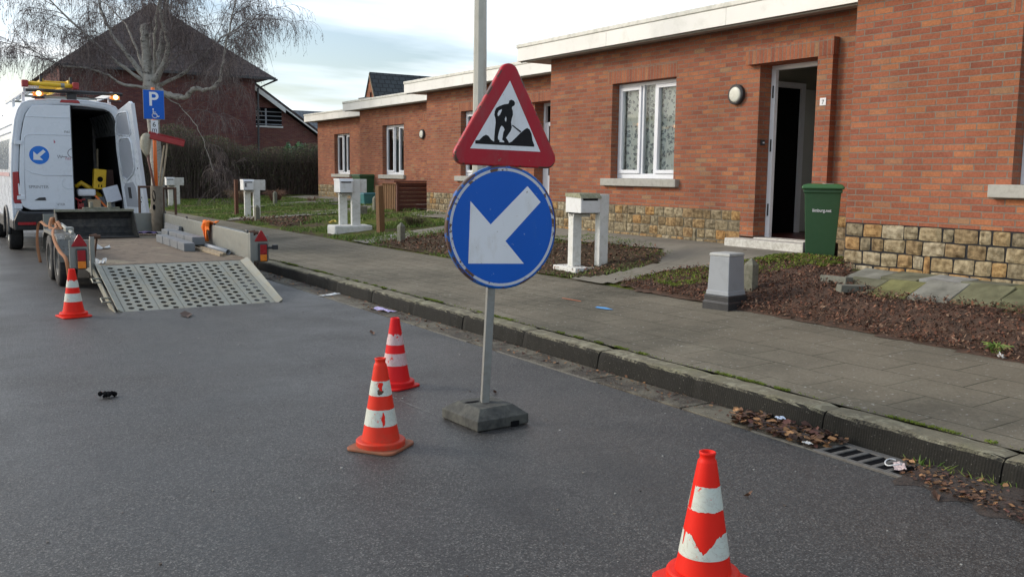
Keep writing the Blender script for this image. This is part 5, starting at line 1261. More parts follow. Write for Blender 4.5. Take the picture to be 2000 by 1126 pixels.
for x in (-.50, .78):
    m = MB(); m.lathe([(.11, 2.765), (.11, 2.79), (.10, 2.80)], 20, (x, .10, 0)); bc = m.build('beacon', MAT['black_plastic'], V)
    m = MB(); m.lathe([(.085, 2.80), (.088, 2.84), (.080, 2.885), (.05, 2.905), (0.001, 2.91)], 20, (x, .10, 0)); m.build('amber_dome', AM, bc, smooth=True)
    m = MB(); m.lathe([(0.001, -.012), (.036, -.008), (.042, 0), (.036, .008), (0.001, .012)], 16, (x, .0, 2.845), 'y'); m.build('lit_bulb', EM, bc, smooth=True)
m = MB(); m.tube([(-.45, .0, 2.80), (-.2, -.02, 2.83), (.1, 0, 2.87), (.35, -.02, 2.80), (.7, -.02, 2.80)], .008, 5); m.build('cable', MAT['black_plastic'], V)
# ladders on the rack
LD = thing('ladder', 'yellow folding ladder with red end caps strapped on the van roof rack', 'ladder', (VX, VY, 0))
m = MB(); m.tube([(-.70, -.18, 3.00), (.05, -.18, 2.985)], .038, 12); m.build('stabiliser_bar', MAT['yellow'], LD, smooth=True)
for x in (-.73, .08): m = MB(); m.box(x - .05, x + .05, -.25, -.11, 2.93, 3.05); m.build('end_cap', MAT['red'], LD, bevel=.015)
m = MB(); m.tube([(-.16, -.18, 2.99), (-.10, -.18, 2.99)], .041, 12); m.build('clamp', MAT['galv'], LD)
m = MB()
for x in (-.44, .0): m.box(x - .02, x + .02, -.05, 3.2, 3.02, 3.10)
m.build('rail', MAT['yellow'], LD)
m = MB()
for k in range(12): m.tube([(-.44, .15 + .27 * k, 3.07), (.0, .15 + .27 * k, 3.07)], .016, 8)
m.build('rung', MAT['yellow'], LD)
for x in (-.46, .02): m = MB(); m.box(x - .02, x + .02, -.10, .0, 3.00, 3.15); m.build('foot', MAT['black_plastic'], LD)
L2 = thing('ladder', 'aluminium ladder lying along the left edge of the van roof rack', 'ladder', (VX, VY, 0))
m = MB(); m.box(-.66, -.62, .1, 4.1, 2.95, 3.03); m.box(-.52, -.48, .1, 4.1, 2.95, 3.03)
for k in range(14): m.box(-.62, -.52, .2 + k * .28, .23 + k * .28, 2.97, 3.0)
m.build('rail', paint('aluminium', (.62, .64, .64), .4, .3), L2)
# things inside the van
IN = lambda n_, lab, cat, loc, mat, boxes, bev=.01, rot=(0, 0, 0), parts=(): None
def item(n_, lab, cat, loc, rot, parts, grp=None):
    T = thing(n_, lab, cat, loc, 0, grp); T.rotation_euler = rot
    for nm, mat, fn, kw in parts:
        m = MB(); fn(m); m.build(nm, mat, T, **kw)
    return T
item('yellow_generator', 'yellow machine casing with a round dark port hanging in the open van', 'machine', (2.93, 18.95, 1.14), (0, .08, .1), [
    ('casing', MAT['yellow'], lambda m: m.box(-.11, .11, -.06, .06, 0, .38), dict(bevel=.015)),
    ('port', MAT['dark'], lambda m: m.lathe([(0, -.0615), (.05, -.0615), (.052, -.06)], 16, (.0, 0, .19), 'y'), {}),
    ('port_ring', MAT['yellow'], lambda m: m.lathe([(.055, -.061), (.055, -.075), (.075, -.075), (.075, -.061)], 18, (.0, 0, .19), 'y'), {}),
    ('slot', MAT['dark'], lambda m: (m.box(-.03, -.01, -.062, -.060, .04, .09), m.box(.02, .04, -.062, -.060, .04, .09)), {})])
item('yellow_hose', 'yellow hose coiled beneath the yellow casing in the van', 'hose', (2.75, 19.1, .76), (0, 0, 0), [('hose', MAT['yellow'], lambda m: m.tube([(-.2, 0, .42), (-.1, 0, .50), (.05, 0, .40), (.22, 0, .25), (.28, 0, .1), (.2, .05, 0.04)], .045, 8), dict(smooth=True))])
item('engine', 'small engine with white fuel tank and red frame at the van floor edge', 'engine', (2.70, 18.80, .76), (0, 0, 0), [
    ('fuel_tank', MAT['white_pvc'], lambda m: m.box(-.17, .14, -.1, .14, .26, .39), dict(bevel=.03)), ('block', MAT['black_plastic'], lambda m: m.box(-.10, .08, -.06, .12, .05, .25), dict(bevel=.02)),
    ('frame', MAT['red'], lambda m: (m.tube([(-.17, -.1, 0), (-.17, -.1, .18), (-.05, -.1, .2)], .016, 6), m.tube([(-.17, -.1, .02), (.05, -.1, .02)], .016, 6), m.box(-.16, -.08, -.12, -.04, .05, .13)), {}),
    ('lever', MAT['red'], lambda m: m.tube([(-.12, -.14, .16), (-.26, -.2, .24)], .014, 6), {})])
item('plywood_offcut', 'pale wooden offcut in front of the engine in the van', 'board', (2.80, 18.66, .76), (-.15, 0, 0), [('board', paint('ply', (.38, .28, .17), .8), lambda m: m.box(-.11, .11, -.01, .01, 0, .20), {})])
item('spirit_level', 'orange tool leaning across the van floor', 'tool', (3.02, 18.72, .80), (0, math.radians(-40), 0), [('body', MAT['orange'] or paint('orange_tool', (.75, .17, .03), .5), lambda m: m.box(-.02, .02, -.02, .02, 0, .30), dict(bevel=.006))])
item('document_folder', 'clipboard of white papers hanging by the van door opening', 'papers', (3.15, 18.64, .90), (-.12, -.25, .1), [('backing', MAT['black_plastic'], lambda m: m.box(-.15, .15, -.0, .03, 0, .30), dict(bevel=.01)), ('papers', paint('paper', (.62, .64, .70), .8, dirt=(.4, .42, .5), amt=.3, scale=10), lambda m: m.box(-.135, .14, -.02, -.001, .02, .31), dict(bevel=.004))])
item('sheet_material', 'brown boards standing against the right wall inside the van', 'boards', (3.24, 19.4, .76), (0, -.05, 0), [('boards', paint('brown_board', (.09, .05, .04), .8), lambda m: m.box(-.14, .03, -.2, .3, 0, .75), {})])
item('tool_shaft', 'pale wooden tool shaft standing upright in the dark van', 'tool', (3.0, 19.6, .76), (0, .03, 0), [('shaft', MAT['wood_light'], lambda m: m.tube([(0, 0, 0), (0, 0, 1.15)], .018, 8), {})])
item('plastic_crate', 'grey crate on the van floor behind the orange tool', 'crate', (2.98, 19.0, .76), (0, 0, 0), [('crate', MAT['grey_metal'], lambda m: m.box(-.13, .22, -.1, .2, 0, .24), dict(bevel=.01))])
m = MB()

# ================================================================== TRAILER
TZ, TA = .375, math.atan(.065 / 5.1)
TR = thing('trailer', 'flatbed plant trailer with its perforated metal ramp lowered to the road', 'trailer', (2.68, 11.85, TZ)); TR.rotation_euler = (TA, 0, 0)
def tw(x, y, up=0.0): return (2.68 + x, 11.85 + y, TZ + math.sin(TA) * y + up)     # a point on the deck
DW = .92; DL_ = 5.15
def deck_mat():
    M = NT('trailer_deck'); c = M.mix(M.noise(3, 8, .68, vec=M.mapv((1.6, .5, 1))), (.075, .055, .04), (.25, .195, .14))
    c = M.mix(M.ramp(M.noise(1.4, 5), [(.55, 0), (.68, .7)]), c, (.33, .30, .20)); c = M.mix(M.ramp(M.noise(5, 9, .75), [(.54, 0), (.62, .9)]), c, (.040, .032, .025))
    M.col(c); M.rough(.95); M.bump(M.noise(40, 8, .7), .7, .008); return M.m
m = MB(); m.box(-DW, DW, 0, DL_, -.03, 0); m.build('deck', deck_mat(), TR)
m = MB(); m.box(-DW - .02, -DW - .001, 0, DL_, -.12, .02); m.box(DW + .001, DW + .02, 0, DL_, -.12, -.001); m.box(-DW, DW, -.02, -.001, -.11, -.004); m.box(-.5, -.42, .1, DL_, -.14, -.031); m.box(.42, .5, .1, DL_, -.14, -.031); m.build('chassis', MAT['galv'], TR, bevel=.004)
m = MB(); m.box(DW + .001, DW + .028, .02, DL_, 0, .335); sb = m.build('side_board', MAT['galv'], TR, bevel=.006)
m = MB()
for yy in (.02, 1.6, 3.2, 4.7): m.tube([(DW + .015, yy + .08, .335), (DW + .015, yy + .08, .36), (DW + .015, yy + .16, .365)], .012, 6)
m.build('catch', MAT['black_plastic'], sb)
m = MB(); m.box(-DW, DW, DL_, DL_ + .028, 0, .33); m.build('front_board', MAT['galv'], TR, bevel=.006)
m = MB()
for x in (-DW - .03, DW + .03): m.box(x - .025, x + .025, -.03, .035, -.12, .345)
m.build('corner_post', MAT['galv'], TR, bevel=.006)
m = MB()
for x in (-DW - .03, DW + .03): m.tube([(x - .02, -.0, .355), (x + .05, .02, .37), (x + .06, .05, .30), (x + .02, .04, .05), (x + .05, .02, -.08)], .013, 6); m.lathe([(0, -.05), (.022, -.05), (.022, .05), (0, .05)], 10, (x + .045, .0, .345), 'x')
m.build('latch_gear', MAT['rust'], TR)
m = MB(); m.tube([(-.6, DL_ - .1, -.12), (0, DL_ + 1.3, -.02)], .035, 8); m.tube([(.6, DL_ - .1, -.12), (0, DL_ + 1.3, -.02)], .035, 8); m.build('drawbar', MAT['galv'], TR)
rim_dk = paint('dull_rim', (.13, .13, .125), .6, .3, dirt=(.07, .06, .05), amt=.6, scale=9)
# wheels (road level is below the deck by TZ)
for s_ in (-1, 1):
    for yy in (1.38, 2.18):
        t_ = wheel(TR, s_ * 1.075, yy, .31, .21, -s_, rim_c=rim_dk); t_.location = (0, 0, -TZ - math.sin(TA) * yy)
    m = MB()
    pr_ = [(.93, .02), (.93, .10), (1.02, .30), (1.16, .345), (1.50, .345), (2.1, .345), (2.42, .335), (2.58, .24), (2.64, .05)]
    b = 0
    for y, z in pr_: m.v += [(s_ * .965, y, z - .06), (s_ * 1.20, y, z - .06), (s_ * 1.20, y, z - .10)]
    for i in range(len(pr_) - 1):
        for k in (0, 1): m.face([i * 3 + k, i * 3 + k + 1, i * 3 + 4 + k, i * 3 + 3 + k])
    M = NT('chequer_plate'); 
    vv = M.n('ShaderNodeTexVoronoi'); vv.inputs['Scale'].default_value = 26; vv.inputs['Randomness'].default_value = .1; M.l(M.mapv((1, .45, 1), (0, 0, .785)), vv.inputs['Vector'])
    M.col(M.mix(M.noise(8, 6), (.12, .12, .11), (.24, .24, .22))); M.metal(.5); M.rough(.45); M.bump(M.ramp(vv.outputs['Distance'], [(.2, 1), (.35, 0)]), .9, .01)
    m.build('fender', M.m, TR, solid=.004)
    # tail light cluster
    x = s_ * (DW + .16)
    m = MB(); m.box(x - .12, x + .09, -.03, -.005, -.02, .31); bk = m.build('light_bracket', MAT['galv'], TR, bevel=.006)
    m = MB(); m.box(x - .055, x + .06, -.085, -.031, -.03, .21); tl = m.build('tail_light', MAT['black_plastic'], TR, bevel=.012)
    m = MB(); m.box(x - .042, x + .045, -.095, -.0855, .07, .195); m.build('red_lens', MAT['red_glass'], tl, bevel=.006)
    m = MB(); m.box(x - .042, x + .045, -.095, -.0855, -.018, .066); m.build('amber_lens', MAT['amber'], tl, bevel=.006)
    m = MB(); m.prism([(x - .10, -.045, .235), (x + .075, -.045, .235), (x + .065, -.045, .26), (x + .0, -.045, .375), (x - .025, -.045, .375), (x - .09, -.045, .26)], (0, .012, 0)); m.build('reflector_triangle', MAT['red_glass'], TR, bevel=.006)
    if s_ > 0:
        m = MB(); m.tube([(x + .06, -.05, .15), (x + .15, -.05, .15)], .018, 8); m.box(x + .13, x + .20, -.08, -.03, .125, .185); m.build('marker_lamp', MAT['black_plastic'], TR, bevel=.006)
# perforated ramp
RL = 1.42; ra = math.atan2(TZ, RL - .02)
RP = bpy.data.objects.new('ramp', None); COL.objects.link(RP); RP.parent = TR; RP.location = (0, -.03, -.01); RP.rotation_euler = (math.radians(180) - 0, 0, 0)
RP.rotation_euler = (0, 0, 0)
m = MB(); dirv = Vector((0, -math.cos(ra - TA), -math.sin(ra - TA))); nrm = Vector((0, -dirv.z * -1, 0)); up_ = Vector((0, -math.sin(ra - TA), math.cos(ra - TA)))
RLn = math.hypot(RL, TZ) - .01
def rp(x, s, h=0): return tuple(Vector((x, 0, 0)) + dirv * s + up_ * h)
def hole_cell(m, x0, x1, s0, s1, r):
    cx_, cs_ = (x0 + x1) / 2, (s0 + s1) / 2; N = 12; b = len(m.v)
    ringi = [(cx_ + r * math.cos(2 * math.pi * k / N + math.pi / 4), cs_ + r * math.sin(2 * math.pi * k / N + math.pi / 4)) for k in range(N)]
    def sq(t):
        c, s_ = math.cos(t), math.sin(t); q = max(abs(c), abs(s_)); return cx_ + (x1 - x0) / 2 * c / q, cs_ + (s1 - s0) / 2 * s_ / q
    for k in range(N):
        t = 2 * math.pi * k / N + math.pi / 4; m.v.append(rp(*ringi[k])); m.v.append(rp(*sq(t)))
    for k in range(N):
        a_, c_ = b + 2 * k, b + 2 * ((k + 1) % N); m.face([a_, a_ + 1, c_ + 1, c_])
PW = [-.86, -.50, -.24, .27, .51, .79]
for a, b_ in zip(PW, PW[1:]):
    a += .006; b_ -= .006; nc = round((b_ - a - .05) / .088); cw = (b_ - a - .06) / nc; ns = 12; sh = (RLn - .10) / ns
    m.poly([rp(a, 0), rp(a + .03, 0), rp(a + .03, RLn), rp(a, RLn)]); m.poly([rp(b_ - .03, 0), rp(b_, 0), rp(b_, RLn), rp(b_ - .03, RLn)])
    for c in range(nc):
        x0 = a + .03 + c * cw; x1 = x0 + cw; off = (.5 if c % 2 else 0) * sh; s0 = .03 + off
        m.poly([rp(x0, 0), rp(x1, 0), rp(x1, s0), rp(x0, s0)])
        k = 0
        while s0 + sh < RLn - .012: hole_cell(m, x0, x1, s0, s0 + sh, .0325); s0 += sh; k += 1
        m.poly([rp(x0, s0), rp(x1, s0), rp(x1, RLn), rp(x0, RLn)])
m.build('perforated_panel', MAT['galv_ramp'], RP, solid=.004)
m = MB()
for x in PW[1:-1]: m.obox(rp(x, RLn / 2, -.03), (1, 0, 0), dirv, up_, .004, RLn / 2, .03)
m.obox(rp(-.035, RLn - .01, -.02), (1, 0, 0), dirv, up_, .82, .008, .018); m.obox(rp(-.035, .45, -.035), (1, 0, 0), dirv, up_, .82, .02, .02); m.obox(rp(-.035, .95, -.035), (1, 0, 0), dirv, up_, .82, .02, .02)
m.build('stiffener', MAT['galv_ramp'], RP)
for s_ in (-1, 1):
    m = MB(); x = .90; 
    def q(xx, s, h): return rp(s_ * xx, s, h)
    e0 = .792 if s_ > 0 else .862
    m.v += [q(e0, -.02, 0), q(e0, RLn, 0), q(e0 + .075, RLn - .02, .04), q(e0 + .085, .02, .06)]; m.face([0, 1, 2, 3])
    m.v += [q(e0 + .07, RLn - .02, -.002)]; m.face([1, 4, 2])
    m.build('side_flange', MAT['galv_ramp'], RP, solid=.004)
m = MB()
for s0 in (.45, 1.05): m.tube([rp(-.93, s0, .02), rp(-1.04, s0, .02), rp(-1.04, s0 + .12, .02), rp(-.95, s0 + .12, .02)], .010, 6)
m.obox(rp(-.955, RLn / 2, -.035), (1, 0, 0), dirv, up_, .006, RLn / 2, .045)
m.build('hook', MAT['galv_ramp'], RP)
# brown steel stands at the front
m = MB()
for x, y in ((.72, 5.08), (.98, 5.06), (1.30, 4.5)): pass
def stand(x0, x1, y, z1): m.tube([(x0, y, .0), (x0, y, z1)], .022, 4); m.tube([(x0, y, z1 - .02), (x1, y, z1 - .02)], .020, 4); m.tube([(x1, y, .3), (x1, y, z1)], .022, 4)
stand(.60, .96, 5.2, .80); stand(.955, 1.16, 5.0, .78); m.build('steel_stand', MAT['rust'], TR)
# things on the trailer
def on(x, y, up=0.0): return tw(x, y, up)
# digger bucket
BK = thing('digger_bucket', 'worn steel digger bucket lying across the front of the trailer deck', 'bucket', on(-.22, 4.25), 0)
m = MB(); pf = [(-.32, .0), (-.34, .012), (.0, .02), (.16, .06), (.25, .16), (.27, .28), (.20, .38), (.12, .42)]
for y, z in pf: m.v += [(-.60, y, z), (.54, y, z)]
for i in range(len(pf) - 1): m.face([2 * i, 2 * i + 1, 2 * i + 3, 2 * i + 2])
m.build('shell', paint('bucket_steel', (.035, .035, .036), .6, .3, dirt=(.13, .12, .10), amt=.5, scale=6, bump=.2), BK, solid=.014)
bsm = paint('bucket_side', (.06, .058, .052), .7, .2, dirt=(.16, .14, .11), amt=.5)
for x in (-.60, .54): m = MB(); m.prism([(x, y, z) for y, z in pf + [(-.02, .36), (-.25, .10)]], (.016 * (1 if x > 0 else -1), 0, 0)); m.build('side_plate', bsm, BK)
m = MB(); m.box(-.62, .56, .06, .16, .405, .445); m.build('top_lip', MAT['conc'], BK, bevel=.006)
m = MB(); m.box(-.20, .36, .14, .20, .445, .475)
for x in (-.07, .20): m.box(x - .025, x + .025, .12, .22, .43, .56)
m.build('mount', MAT['conc'], BK, bevel=.01)
# tube with tools
TT = thing('tool_tube', 'rusty steel tube standing on the trailer deck as a tool holder', 'tube', on(.84, 4.95), 0)
m = MB(); m.lathe([(.098, 0), (.103, .8), (.094, .80), (.09, .02)], 28); m.build('tube', paint('tube_steel', (.15, .125, .09), .8, .1, dirt=(.08, .055, .035), amt=.5, scale=6, bump=.2), TT, smooth=True)
m = MB()
for (a_, z, rx_, rz_) in ((-2.25, .63, .028, .10), (-2.3, .44, .024, .05)):
    pts = [(.1035 * math.cos(a_ + .3 * rx_ / .028 * math.cos(t)), .1035 * math.sin(a_ + .3 * rx_ / .028 * math.cos(t)), z + rz_ * math.sin(t)) for t in [k * math.pi / 8 for k in range(16)]]; m.poly(pts)
m.build('slot', MAT['dark'], TT)
bx_, by_, bz_ = on(.84, 4.95)
SH = thing('shovel', 'shovel with a pale worn blade standing upside down in the tool tube', 'shovel', (bx_, by_, bz_ + .35))
m = MB(); m.tube([(.03, -.03, 0), (-.05, -.03, .5), (-.135, -.03, .98)], [.02, .02, .022], 8); m.build('shaft', paint('red_brown_shaft', (.13, .055, .04), .7), SH, smooth=True)
m = MB(); rows = [(-.135, .94, .02, 0), (-.15, 1.02, .055, .01), (-.16, 1.10, .085, .025), (-.155, 1.20, .092, .03), (-.145, 1.28, .085, .02), (-.14, 1.33, .06, .005), (-.138, 1.35, .02, 0)]
for x, z, w, d in rows: m.v += [(x - w, -.03 + d, z), (x, -.05 - d * .3, z), (x + w, -.03 + d, z)]
for i in range(len(rows) - 1):
    for k in (0, 1): m.face([3 * i + k, 3 * i + k + 1, 3 * i + 4 + k, 3 * i + 3 + k])
m.build('blade', paint('worn_blade', (.42, .39, .30), .6, .1, dirt=(.25, .2, .13), amt=.5, scale=10), SH, smooth=True, solid=.005)
BR = thing('broom', 'red bristled street broom standing upside down in the tool tube', 'broom', (bx_, by_, bz_ + .35))
m = MB(); m.tube([(.0, .02, 0), (.14, .02, .72), (.21, .02, 1.2)], .016, 8); m.build('shaft', MAT['wood_light'], BR, smooth=True)
m = MB(); m.tube([(.02, .04, 0), (.07, .04, .6), (.16, .04, 1.15)], .014, 8); m.build('second_shaft', MAT['wood_light'], BR, smooth=True)
m = MB(); m.obox((.20, .02, 1.24), (1, 0, -.22), (0, 1, 0), (.22, 0, 1), .29, .055, .045); hd = m.build('broom_head', MAT['red'], BR, bevel=.01)
m = MB()
for k in range(900):
    u = R_.uniform(-.29, .29); v = R_.uniform(-.05, .05); c_ = Vector((.20 + u, .02 + v, 1.265 - .22 * u)); d = Vector((.18 + R_.gauss(0, .12), R_.gauss(0, .12), 1)).normalized() * R_.uniform(.05, .075)
    m.poly([c_ + Vector((-.003, 0, 0)), c_ + Vector((.003, 0, 0)), c_ + d])
m.build('bristles', paint('red_bristles', (.33, .03, .035), .8), hd)
# stacked kerb blocks
blk = paint('new_grey_concrete', (.17, .18, .19), .85, dirt=(.26, .27, .27), amt=.3, scale=5, bump=.2)
k_ = 0
for (x, y, up, a, lab) in ((.50, 1.55, 0, -.02, 'nearest'), (.50, 1.98, 0, .0, 'second'), (.495, 2.42, 0, .01, 'third'), (.49, 2.86, 0, .0, 'fourth')):
    m = MB(); m.box(-.075, .075, -.21, .21, 0, .115); o = m.build('kerb_block', blk, None, bevel=.008); o.location = on(x, y, up); o.rotation_euler = (TA, 0, a)
    tag(o, lab + ' grey block from the ramp in the left row on the trailer', 'concrete block', 'grey concrete blocks on the trailer')
for (x, y, up, a, lab) in ((.715, 1.95, .05, .03, 'nearest'), (.70, 2.38, .05, .02, 'second'), (.69, 2.82, .05, .03, 'third'), (.68, 3.3, .05, .0, 'fourth')):
    m = MB(); m.box(-.09, .09, -.21, .21, 0, .115); o = m.build('kerb_block', blk, None, bevel=.008); o.location = on(x, y, up); o.rotation_euler = (TA, 0, a)
    tag(o, lab + ' grey block from the ramp in the right row on the trailer', 'concrete block', 'grey concrete blocks on the trailer')
for (x, y, a, lab) in ((.80, 3.9, .0, 'long grey concrete edging lying flat by the front of the trailer side board'), (.86, 4.0, .06, 'grey concrete edging leaning on edge against the trailer side board')):
    m = MB(); m.box(-.10 if a == 0 else -.025, .06 if a == 0 else .025, -.5, .5, 0, .06 if a == 0 else .20); o = m.build('concrete_edging', blk, None, bevel=.006); o.location = on(x, y, .0); o.rotation_euler = (TA, a * 2, 0); tag(o, lab, 'concrete edging')
m = MB(); m.tube([(0, 0, 0), (0, 2.0, 0)], .034, 12, False); m.tube([(0, .001, 0), (0, .0, 0)], .028, 12) if 0 else None
o = m.build('metal_pipe', MAT['grey_metal'], None, smooth=True, solid=.003); o.location = on(.855, .72, .036); o.rotation_euler = (TA, 0, .02); tag(o, 'grey pipe lying along the foot of the trailer side board', 'pipe')
for i, (x, y, L, lab) in enumerate(((.70, .50, 1.5, 'pale timber batten lying left of the pipe on the trailer'), (.775, .62, 1.3, 'pale timber batten lying between the other batten and the pipe'))):
    m = MB(); m.box(-.022, .022, 0, L, 0, .035); o = m.build('timber_batten', MAT['wood_light'], None, bevel=.003); o.location = on(x, y, .001); o.rotation_euler = (TA, 0, .05 - i * .02); tag(o, lab, 'batten', 'battens on the trailer')
# cloths and straps
def cloth(name, pts_fn, nu, nv, mat, label, cat, loc, solid=.004):
    m = MB()
    for i in range(nu + 1):
        for j in range(nv + 1): m.v.append(tuple(pts_fn(i / nu, j / nv)))
    for i in range(nu):
        for j in range(nv): a_ = i * (nv + 1) + j; m.face([a_, a_ + 1, a_ + nv + 2, a_ + nv + 1])
    o = m.build(name, mat, None, smooth=True, solid=solid); o.location = loc; return tag(o, label, cat)
orange_cl = paint('orange_cloth', (.85, .19, .02), .8)
px_, py_, pz_ = on(DW, 1.95, .34)
def oc(u, v):
    y = (u - .5) * .42 + .05 * math.sin(v * 6); 
    if v < .55: x, z = -.045 - .02 * math.sin(u * 12), -.26 * (1 - v / .55) * (1 if .15 < u < .6 else .45) + .02
    else: x, z = -.04 + .14 * (v - .55) / .45, .03 - .04 * ((v - .55) / .45) * (u)
    return (x + .012 * math.sin(u * 25 + v * 5), y, z + .018 * math.sin(u * 19) + .012 * math.sin(v * 14))
cloth('orange_cloth', oc, 40, 22, orange_cl, 'bright orange cloth draped over the trailer side board', 'cloth', (px_, py_, pz_))
m2 = bpy.data.objects['orange_cloth']
px_, py_, pz_ = on(.56, 4.45, .0)
cloth('purple_strap', lambda u, v: ((u - .5) * .40, (v - .5) * .22 + .05 * math.sin(u * 7), .025 + .035 * abs(math.sin(u * 9 + v * 4)) * (1 - abs(u - .5))), 34, 16, paint('purple_webbing', (.055, .04, .13), .8), 'crumpled purple lifting strap beside the digger bucket', 'strap', (px_, py_, pz_))
# orange ratchet straps hanging over the left fender
stm = paint('strap_webbing', (.33, .145, .065), .85, dirt=(.25, .14, .08), amt=.4)
def strap(pts, w, label, nm='ratchet_strap'):
    m = MB(); P = [Vector(p) for p in pts]; Q = []
    for i in range(len(P) - 1):
        for k in range(6):
            t = k / 6; a_ = P[max(i - 1, 0)]; b_ = P[i]; c_ = P[i + 1]; d_ = P[min(i + 2, len(P) - 1)]
            Q.append(.5 * ((2 * b_) + (c_ - a_) * t + (2 * a_ - 5 * b_ + 4 * c_ - d_) * t * t + (3 * b_ - a_ - 3 * c_ + d_) * t ** 3))
    Q.append(P[-1])
    for i, p in enumerate(Q):
        tq = i * .12; wv = Vector((.9, .35 * math.sin(.9 + tq), .45 * math.sin(tq))).normalized() * w / 2; m.v += [tuple(p - wv), tuple(p + wv)]
    for i in range(len(Q) - 1): m.face([2 * i, 2 * i + 1, 2 * i + 3, 2 * i + 2])
    o = m.build(nm, stm, None, smooth=True, solid=.003); return tag(o, label, 'strap', 'orange ratchet straps')
strap([(1.62, 13.7, .74), (1.50, 13.4, .72), (1.46, 13.0, .62), (1.47, 12.6, .50), (1.50, 12.3, .42), (1.51, 12.2, .22), (1.52, 12.18, .12)], .042, 'faded orange strap falling over the trailer fender down beside the rear wheel')
strap([(1.48, 14.9, .16), (1.46, 15.0, .45), (1.50, 15.0, .74), (1.56, 14.6, .70), (1.62, 14.2, .76), (1.60, 13.9, .70), (1.66, 13.6, .72)], .042, 'faded orange strap looped over the front end of the trailer fender')
strap([(1.60, 13.3, .73), (1.57, 13.6, .82), (1.62, 13.9, .73), (1.55, 14.2, .71), (1.60, 14.35, .84), (1.64, 14.5, .72)], .05, 'faded orange strap bunched in a loop on top of the trailer fender')
RT = thing('ratchet', 'steel ratchet buckle lying on the trailer fender among the straps', 'ratchet', (1.62, 13.1, .72))
m = MB(); m.tube([(0, -.55, 0), (.0, .5, .06)], .022, 8); m.build('bar', MAT['galv'], RT); m = MB(); m.box(-.05, .05, -.3, -.1, .0, .06); m.build('buckle', MAT['galv'], RT, bevel=.01)
# paper scraps and litter
pw = paint('paper_scrap', (.66, .67, .66), .8)
def scrap(loc, s, label, mat=pw, seed=1, cat='litter', nm='paper_scrap'):
    r3 = random.Random(seed); m = MB(); n = 5
    for i in range(n + 1):
        for j in range(n + 1): m.v.append(((i / n - .5) * s[0] + r3.gauss(0, s[0] * .03), (j / n - .5) * s[1] + r3.gauss(0, s[1] * .03), abs(r3.gauss(0, s[2])) + .003))
    for i in range(n):
        for j in range(n): a_ = i * (n + 1) + j; m.face([a_, a_ + n + 1, a_ + n + 2, a_ + 1])
    o = m.build(nm, mat, None, smooth=False, solid=.0015); o.location = loc; o.rotation_euler = (0, 0, r3.uniform(0, 3)); return tag(o, label, cat)
scrap(on(-.52, 2.1), (.22, .10, .025), 'white paper scrap lying on the trailer deck', seed=2); scrap(on(-.84, .18), (.10, .12, .03), 'crumpled white wrapper at the left corner of the trailer deck', seed=3)
scrap((4.24, 10.7, .006), (.10, .30, .006), 'flattened white paper in the gutter beyond the cones', seed=4); scrap((4.27, 9.2, .006), (.12, .34, .01), 'pale purple wrapper in the gutter behind the pinkish cone', paint('purple_wrapper', (.42, .36, .62), .4), 5)
scrap((4.15, 3.33, .02), (.055, .04, .004), 'small white scrap at the left end of the drain grate', seed=6); scrap((4.37, 3.72, .045), (.06, .05, .006), 'small pale blue scrap on the leaves against the kerb', paint('blue_scrap', (.5, .6, .75), .5), 7)
scrap((7.6, 16.0, .32), (.10, .06, .01), 'tiny white scrap on the lawn behind the blue sign', seed=9); scrap((7.25, 13.3, .31), (.16, .10, .01), 'white scrap lying on the dark mulch left of the blue sign', seed=10)
scrap((6.62, 3.62, .215), (.06, .05, .012), 'pale leaf scrap at the mulch edge', pw, 12); scrap((7.9, 19.7, .38), (.16, .12, .05), 'small yellow ball of litter on the far lawn', paint('yellow_litter', (.7, .55, .12), .6), 13)
T = thing('face_mask', 'discarded pinkish face mask with a looped strap on the drain grate', 'mask', (4.22, 2.80, .018), .4)
scr = scrap((0, 0, 0), (.12, .06, .008), 'x', paint('mask_pink', (.58, .46, .44), .8), 21, nm='mask_body')
for k in ('label', 'category'): del scr[k]
scr.parent = T; scr.rotation_euler = (0, 0, .3)
m = MB(); m.tube([(.03 * 0 + .055 * math.cos(t), .03 + .04 * math.sin(t), .02 + .006 * math.sin(t * 2)) for t in [k * math.pi / 8 for k in range(14)]], .0035, 5); m.build('ear_loop', pw, T)
m = MB(); gutl = [(-.03, -.01), (.0, -.02), (.03, 0), (.01, .02), (-.02, .02)]; 
def leaf(loc, L, label, seed, mat=leaf_brown):
    r3 = random.Random(seed); m = MB(); m.v += [(-L, 0, .004), (-L * .2, -L * .35, .02), (L * .5, -L * .3, .012), (L, .0, .03), (L * .4, L * .4, .02), (-L * .3, L * .3, .008), (0, 0, .0)]
    for a_, b_ in ((0, 1), (1, 2), (2, 3), (3, 4), (4, 5), (5, 0)): m.face([6, a_, b_])
    o = m.build('dead_leaf', mat, None); o.location = loc; o.rotation_euler = (0, 0, r3.uniform(0, 6)); return tag(o, label, 'leaf', 'single dead leaves on the road')
leaf((4.0, 2.45, .003), .045, 'curled reddish leaf on the asphalt right of the drain', 1); leaf((3.24, 2.93, .003), .022, 'tiny brown leaf on the asphalt beside the nearest cone', 2)
leaf((2.32, 9.85, .003), .16, 'dark curled leaf on the asphalt in front of the ramp', 3, paint('dark_leaf', (.05, .028, .02), .8)); leaf((3.55, 7.9, .003), .06, 'small dark leaf on the asphalt near the gutter', 4); leaf((3.3, 5.3, .003), .03, 'thin dark leaf right of the rubber sign foot', 5)
T = thing('soil_clod', 'small black clod of soil lying alone on the asphalt at the left', 'clod', (1.0, 6.5, .0))
m = MB()
for k in range(14): c_ = (R_.gauss(0, .022), R_.gauss(0, .022), .01 + R_.uniform(0, .02)); r1 = R_.uniform(.008, .02); m.lathe([(0.001, -r1), (r1 * .8, -r1 * .5), (r1, 0), (r1 * .7, r1 * .6), (0.001, r1)], 7, c_)
